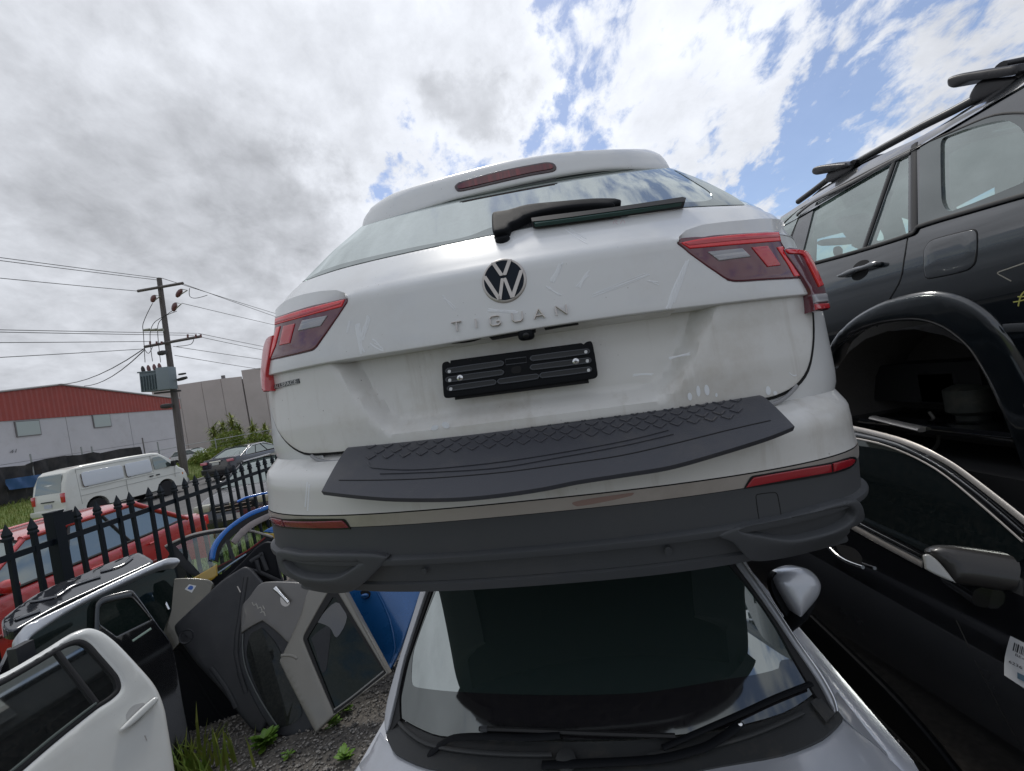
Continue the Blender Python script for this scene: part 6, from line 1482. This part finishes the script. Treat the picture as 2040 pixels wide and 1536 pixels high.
for a, b in zip(pxs, pxs[1:]+[560]):
    def tp(x): return float(np.interp(x, [p[0] for p in tops], [p[1] for p in tops]))
    xa, za = xz(a, tp(a+.1) if a != 480 else 738); xb, zb = xz(b, tp(b-.1) if b != 480 else 750)
    V, F = [], []
    for yy in (80, 80.3):
        V += [Vector((xa+.04, yy, 0)), Vector((xb-.04, yy, 0)), Vector((xb-.04, yy, zb)), Vector((xa+.04, yy, za))]
    F = [(0, 1, 2, 3), (7, 6, 5, 4), (0, 4, 5, 1), (1, 5, 6, 2), (2, 6, 7, 3), (3, 7, 4, 0)]
    pmesh('wall_panel', V, F, GW, gwh, 0)
xa, _ = xz(300, 770); xb, _ = xz(560, 730)
box('wall_core', ((xa+xb)/2, 88, 5.8), (abs(xb-xa)-.3, 15, 11.6), mat('concrete_core', (.12, .11, .10), .9), gwh)
box('parapet_vent', Vector(at(445, 753, Y=80.5))+Vector((0, 0, .1)), (.5, .4, .7), FR, gwh)

# ================================================================== MESH FENCE with shade cloth, far kerb side
GALV = mat('galvanised_pipe', (.30, .31, .31), .45, metal=.5)
CLOTH = mat('dark_shade_cloth', (.022, .022, .026), .9, col2=(.05, .045, .045), noise_s=2.5, noise_amt=.15)
mf = thing('mesh_fence', Vector((-22, 26, 0)), 'chain mesh boundary fence of thin pipe posts across the road', 'fence')
def cz(px, py): p = at(px, py, X=-22.0); return p.y, p.z
for px, py in ((62, 904), (163, 890), (184, 889), (-60, 925), (285, 872), (315, 880)):
    y, z = cz(px, py); tube('post', [Vector((-22.05, y, 0)), Vector((-22.05, y, max(2.4, z)))], .035, GALV if px != 285 else FR, mf, 8)
for y in (33, 38, 43, 49, 56): tube('post', [Vector((-22.05, y, 0)), Vector((-22.05, y, 2.1))], .035, GALV, mf, 8)
tube('top_rail', [Vector((-22.05, 27, 1.95)), Vector((-22.05, 60, 1.95))], .025, GALV, mf, 6)
V, F = [], []
for z in np.arange(.2, 1.95, .25): addtube(V, F, [Vector((-22.05, 27, z)), Vector((-22.05, 60, z))], .004, 4)
o = pmesh('mesh_wire', V, F, GALV, mf, 0); o['kind'] = 'stuff'
top = [(-120, 945), (-40, 936), (0, 931), (50, 927), (62, 921), (90, 914), (127, 908), (160, 906), (188, 900), (198, 903), (240, 894), (278, 890)]
rows = [[], []]; tt = []
pts = [cz(*p) for p in top]
rows = []
for k in np.linspace(0, 1, 7):
    rows.append([Vector((-22.0+.10*sin(7*y)*k*(1-k)*4+.05*sin(17*y+3*k), y, z*(1-k)+.80*k)) for y, z in [(pts[i][0]+(pts[i+1][0]-pts[i][0])*q_, pts[i][1]+(pts[i+1][1]-pts[i][1])*q_) for i in range(len(pts)-1) for q_ in (0, .25, .5, .75)]+[pts[-1]]])
o = grid('shade_cloth', rows, CLOTH, None, shade=60, org=(-22, 20, 0)); tag(o, 'black shade cloth sagging along the mesh fence behind the van', 'shade cloth')
a, b = cz(4, 985), cz(60, 970)
tarp = []
for k in np.linspace(0, 1, 5):
    tarp.append([Vector((-21.7+.06*sin(9*y+4*k), y, z0+(z1-z0)*k)) for y, z0, z1 in [(cz(x, 985)[0], cz(x, 979-x*.13)[1], cz(x, 957-x*.15)[1]) for x in np.linspace(3, 76, 9)]])
o = grid('blue_tarp', tarp, mat('blue_tarp', (.03, .09, .22), .6), None, shade=60, org=(-21.7, 20, 1)); tag(o, 'blue tarpaulin hung on the shade cloth left of the van', 'tarpaulin')

# ================================================================== POWER POLE, transformer, lines
WOOD = mat('weathered_pole', (.13, .115, .11), .85, streak=((14, 14, .6), .5, .6, (.07, .06, .055)), dirt=.4)
DARKM = mat('dark_hardware', (.04, .036, .035), .6)
PB = Vector((-19.9, 26.8, 0))
ptop = at(317, 554, Y=26.8); pbot = at(364, 915, Y=26.8)
dirp = (pbot-ptop)/(pbot.z-ptop.z); pbase = ptop+dirp*(0-ptop.z)
pole = thing('power_pole', pbase, 'timber power pole with two crossarms standing beyond the white van', 'power pole')
def PP(f): return ptop.lerp(pbase, f)
tube('shaft', [ptop, PP(.3), PP(.6), pbase], [.13, .15, .18, .21], WOOD, pole, 16)
def arm(p, q, r, nm='crossarm'): 
    A, B = at(*p, Y=26.6), at(*q, Y=26.6); o = tube(nm, [A, B], r, WOOD, pole, 4, up=(0, 0, 1)); return A, B
arm((274, 580), (365, 564), .085); arm((288, 691), (401, 670), .085)
INS = mat('red_brown_insulator', (.14, .045, .04), .35, coat=.5); INSG = mat('pale_insulator', (.26, .26, .20), .4)
def px3(*pts, Y=26.4): return [at(x, y, Y=Y) for x, y in pts]
for a_, b_ in ((( 362, 576), (352, 592)), ((350, 603), (345, 620)), ((308, 588), (303, 602))):
    A, B = px3(a_, b_); tube('fuse_insulator', [A, A.lerp(B, .2), A.lerp(B, .5), A.lerp(B, .8), B], [.05, .12, .14, .12, .06], INS, pole, 8)
    C_ = A+Vector((.32, 0, -.12)); tube('fuse_link', [A, C_, B], .03, INSG, pole, 6)
for x in (292, 306, 319):
    A, B = px3((x-6, 658), (x+6, 657)); tube('line_insulator', [A, B], [.07, .09], INSG, pole, 8)
for x in (299, 312, 322, 374, 390, 400):
    A, B = px3((x, 686 if x < 350 else 673), (x, 680 if x < 350 else 666)); tube('pin_insulator', [A, B], .05, INS, pole, 6)
for ln in ([(304, 604), (285, 645), (286, 668), (289, 722)], [(352, 620), (310, 640), (299, 665), (304, 720)], [(345, 618), (318, 640), (314, 660), (320, 722)], [(378, 574), (378, 590), (390, 594), (413, 588)], [(352, 690), (380, 686), (386, 676)], [(288, 695), (296, 704), (304, 690)]):
    tube('jumper_wire', px3(*[(p.x, p.y) for p in smooth(ln, 4, False)]), .018, DARKM, pole, 5)
for p, q, r in (((316, 704), (330, 702), .12), ((322, 810), (342, 808), .12), ((354, 757), (372, 752), .08), ((356, 746), (370, 744), .05)):
    A, B = px3(p, q); tube('bracket', [A, A.lerp(B, .5), B], [r, r*1.25, r], DARKM, pole, 8)
TR = mat('transformer_grey', (.13, .165, .18), .6, dirt=.3)
tc_ = at(312, 760, Y=26.2)
trf = thing('transformer', tc_+Vector((0, 0, -.7)), 'blue grey transformer box hung on the power pole', 'transformer')
R_ = Matrix.Rotation(radians(4), 3, 'Y')
box('tank', tc_+Vector((-.1, 0, 0)), (1.12, .75, 1.10), TR, trf, R=R_, bevel=.03)
box('terminal_box', tc_+Vector((.72, -.15, .05)), (.72, .62, 1.28), mat('transformer_pale', (.21, .25, .27), .6), trf, R=R_, bevel=.02)
box('lid', tc_+Vector((-.1, 0, .59)), (1.2, .82, .07), TR, trf, R=R_)
for k in range(6): box('cooling_fin', tc_+Vector((-.55+.16*k, -.41, -.05)), (.03, .10, .85), TR, trf, R=R_)
for x in (-.55, -.22, .12, .42):
    c = tc_+Vector((x, -.1, .62)); tube('bushing', [c, c+Vector((-.02, 0, .12)), c+Vector((-.03, 0, .26)), c+Vector((-.03, 0, .38))], [.07, .10, .09, .04], INS if x > -.5 else DARKM, trf, 8)
box('hanger', tc_+Vector((.45, .1, -.70)), (1.5, .12, .10), DARKM, trf, R=R_)
# lines: each span is a cable of its own, sagging along the street
def span(p_pole, p_left, lab, r=.016, X=-19.9):
    A = at(*p_pole, X=X-.0); B = at(*p_left, X=X); d = B-A
    pts = []
    for k in np.linspace(0, 3.6, 16):
        pts.append(A+Vector((0, d.y*k, d.z*k-.0+.06*abs(d.z)*0+.035*(k*(k-1)))))
    o = tube('power_line', pts, r, DARKM, None, 5, org=A); tag(o, lab, 'power line', 'power lines from the pole')
LN = ['topmost power line from the pole top to the left', 'second power line from the top, just below the topmost one, left of the pole', 'third power line left of the pole, from the end of the upper crossarm',
      'fourth power line left of the pole, upper of the pair at the lower crossarm', 'fifth power line left of the pole, lower of the pair at the lower crossarm', 'sixth power line left of the pole, a single level line', 'lowest power line left of the pole, above the slanting service cables']
for LL, (a_, b_) in zip(LN, (((316, 554), (0, 513)), ((316, 558), (0, 519)), ((276, 580), (0, 554)), ((393, 664), (0, 657)), ((386, 668), (0, 661.5)), ((300, 680), (0, 682.5)), ((288, 695), (0, 712)))):
    span(a_, b_, LL)
def spanR(p, q, lab):
    A = at(*p, X=-19.9); B = at(*q, X=-19.9); d = B-A
    o = tube('power_line', [A+d*k+Vector((0, 0, .05*k*(k-1))) for k in np.linspace(0, 3.0, 14)], .018, DARKM, None, 5, org=A); tag(o, lab, 'power line', 'power lines running on behind the white SUV')
RN = ['topmost power line right of the pole, falling towards the white SUV', 'second power line right of the pole, from the tip of the upper crossarm', 'third power line right of the pole, from the hanging insulators', 'fourth power line right of the pole, upper of the pair on the lower crossarm',
      'fifth power line right of the pole, lower of the pair on the lower crossarm', 'sixth power line right of the pole, from just under the lower crossarm', 'lowest power line right of the pole, ending over the concrete warehouse roof']
for LR, (a_, b_) in zip(RN, (((322, 554), (540, 622)), ((364, 565), (538, 627)), ((362, 604), (545, 647)), ((395, 664), (523, 690)), ((402, 672), (522, 697)), ((345, 690), (521, 716)), ((348, 708), (500, 733)))):
    spanR(a_, b_, LR)
for a_, b_, sl in (((288, 694), (117, 766), 'left one of two slanting service cables from the pole to the red roofed warehouse'), ((288, 697), (168, 769), 'right one of two slanting service cables from the pole to the red roofed warehouse')):
    A = at(*a_, Y=26.6); B = at(*b_, X=WX+.2); o = tube('service_line', [A.lerp(B, k)-Vector((0, 0, .5*4*k*(1-k))) for k in np.linspace(0, 1, 8)], .03, DARKM, None, 5, org=A)
    tag(o, sl, 'power line', 'service cables to the warehouse')

# ================================================================== PLANTS across the road
PALM = mat('spiky_leaf', (.10, .16, .025), .6, col2=(.26, .28, .05), noise_s=1.5, noise_amt=.15)
TRK = mat('palm_trunk', (.09, .07, .045), .9)
def yucca(px, py, hcr, r, lab, Y=41, seed=0):
    rr = random.Random(seed); c = at(px, py, Y=Y); t = thing('yucca_tree', Vector((c.x, c.y, 0)), lab, 'tree', None)
    tube('trunk', [Vector((c.x+.1, c.y, 0)), Vector((c.x-.05, c.y, c.z*.5)), c], [.14, .11, .08], TRK, t, 8)
    V, F = [], []
    for i in range(150):
        u = rr.uniform(-.75, 1); a = rr.uniform(0, 2*pi); d = Vector((cos(a)*sqrt(1-u*u), sin(a)*sqrt(1-u*u), u)); o_ = c+Vector((0, 0, rr.uniform(-hcr, 0)))
        l = r*rr.uniform(.6, 1.1); s = d.cross(Vector((0, 0, 1))).normalized()*.05; b = len(V)
        V += [o_-s*.6, o_+s*.6, o_+d*l*.6+s-Vector((0, 0, l*.05)), o_+d*l*.6-s-Vector((0, 0, l*.05)), o_+d*l-Vector((0, 0, l*.30*(1-abs(u))))]
        F += [(b, b+1, b+2, b+3), (b+3, b+2, b+4)]
    o = pmesh('crown', V, F, PALM, t, 0, recalc=False)
for i, (px, py, hc, r, lb) in enumerate(((424, 850, 1.2, 1.0, 'spiky yucca tree, leftmost of the row in front of the concrete warehouse'), (443, 846, 1.0, .85, 'spiky yucca tree second from the left, just left of the tallest one'),
        (461, 833, 1.3, .9, 'tallest spiky yucca tree of the row, above the round bush'), (476, 851, .9, .8, 'short spiky yucca tree just right of the tallest one'), (503, 848, 1.1, .85, 'lone spiky yucca tree right of the round bush'), (527, 850, 1.1, .8, 'spiky yucca tree half hidden by the edge of the white SUV'))):
    yucca(px, py, hc, r, lb, seed=i+10)
def bush(name, px, py, rx, rz, lab, Y=38, n=2600, seed=0, mt=None):
    rr = random.Random(seed); c = at(px, py, Y=Y); t = thing(name, Vector((c.x, c.y, 0)), lab, 'bush'); V, F = [], []
    for i in range(n):
        while True:
            q_ = Vector((rr.uniform(-1, 1), rr.uniform(-1, 1), rr.uniform(-1, 1)))
            if .35 < q_.length < 1: break
        lump = 1+.18*sin(5*q_.x+seed)+.12*sin(9*q_.z+2*seed)
        p = c+Vector((q_.x*rx*lump, q_.y*rx, q_.z*rz*lump)); d = Vector((rr.gauss(0, 1), rr.gauss(0, 1), rr.gauss(0, 1)+.8)).normalized()*.22; s = d.cross(Vector((.3, .8, .1))).normalized()*.05; b = len(V)
        V += [p-s, p+s, p+d]; F.append((b, b+1, b+2))
    o = pmesh('foliage', V, F, mt or BLADE, t, 0, recalc=False)
bush('round_bush', 456, 888, 1.5, 1.15, 'round bright green bush under the yucca trees', seed=1)
bush('shrub', 512, 884, 1.2, .9, 'green shrub below the lone yucca beside the white SUV', seed=2, n=1500)
bush('shrub', 402, 918, .8, .5, 'low green shrub between the power pole and the dark sedan', Y=30, seed=3, n=900)
bush('shrub', 432, 905, 1.2, .5, 'yellowish low shrub to the left of the dark grey sedan', Y=33, seed=4, n=900)
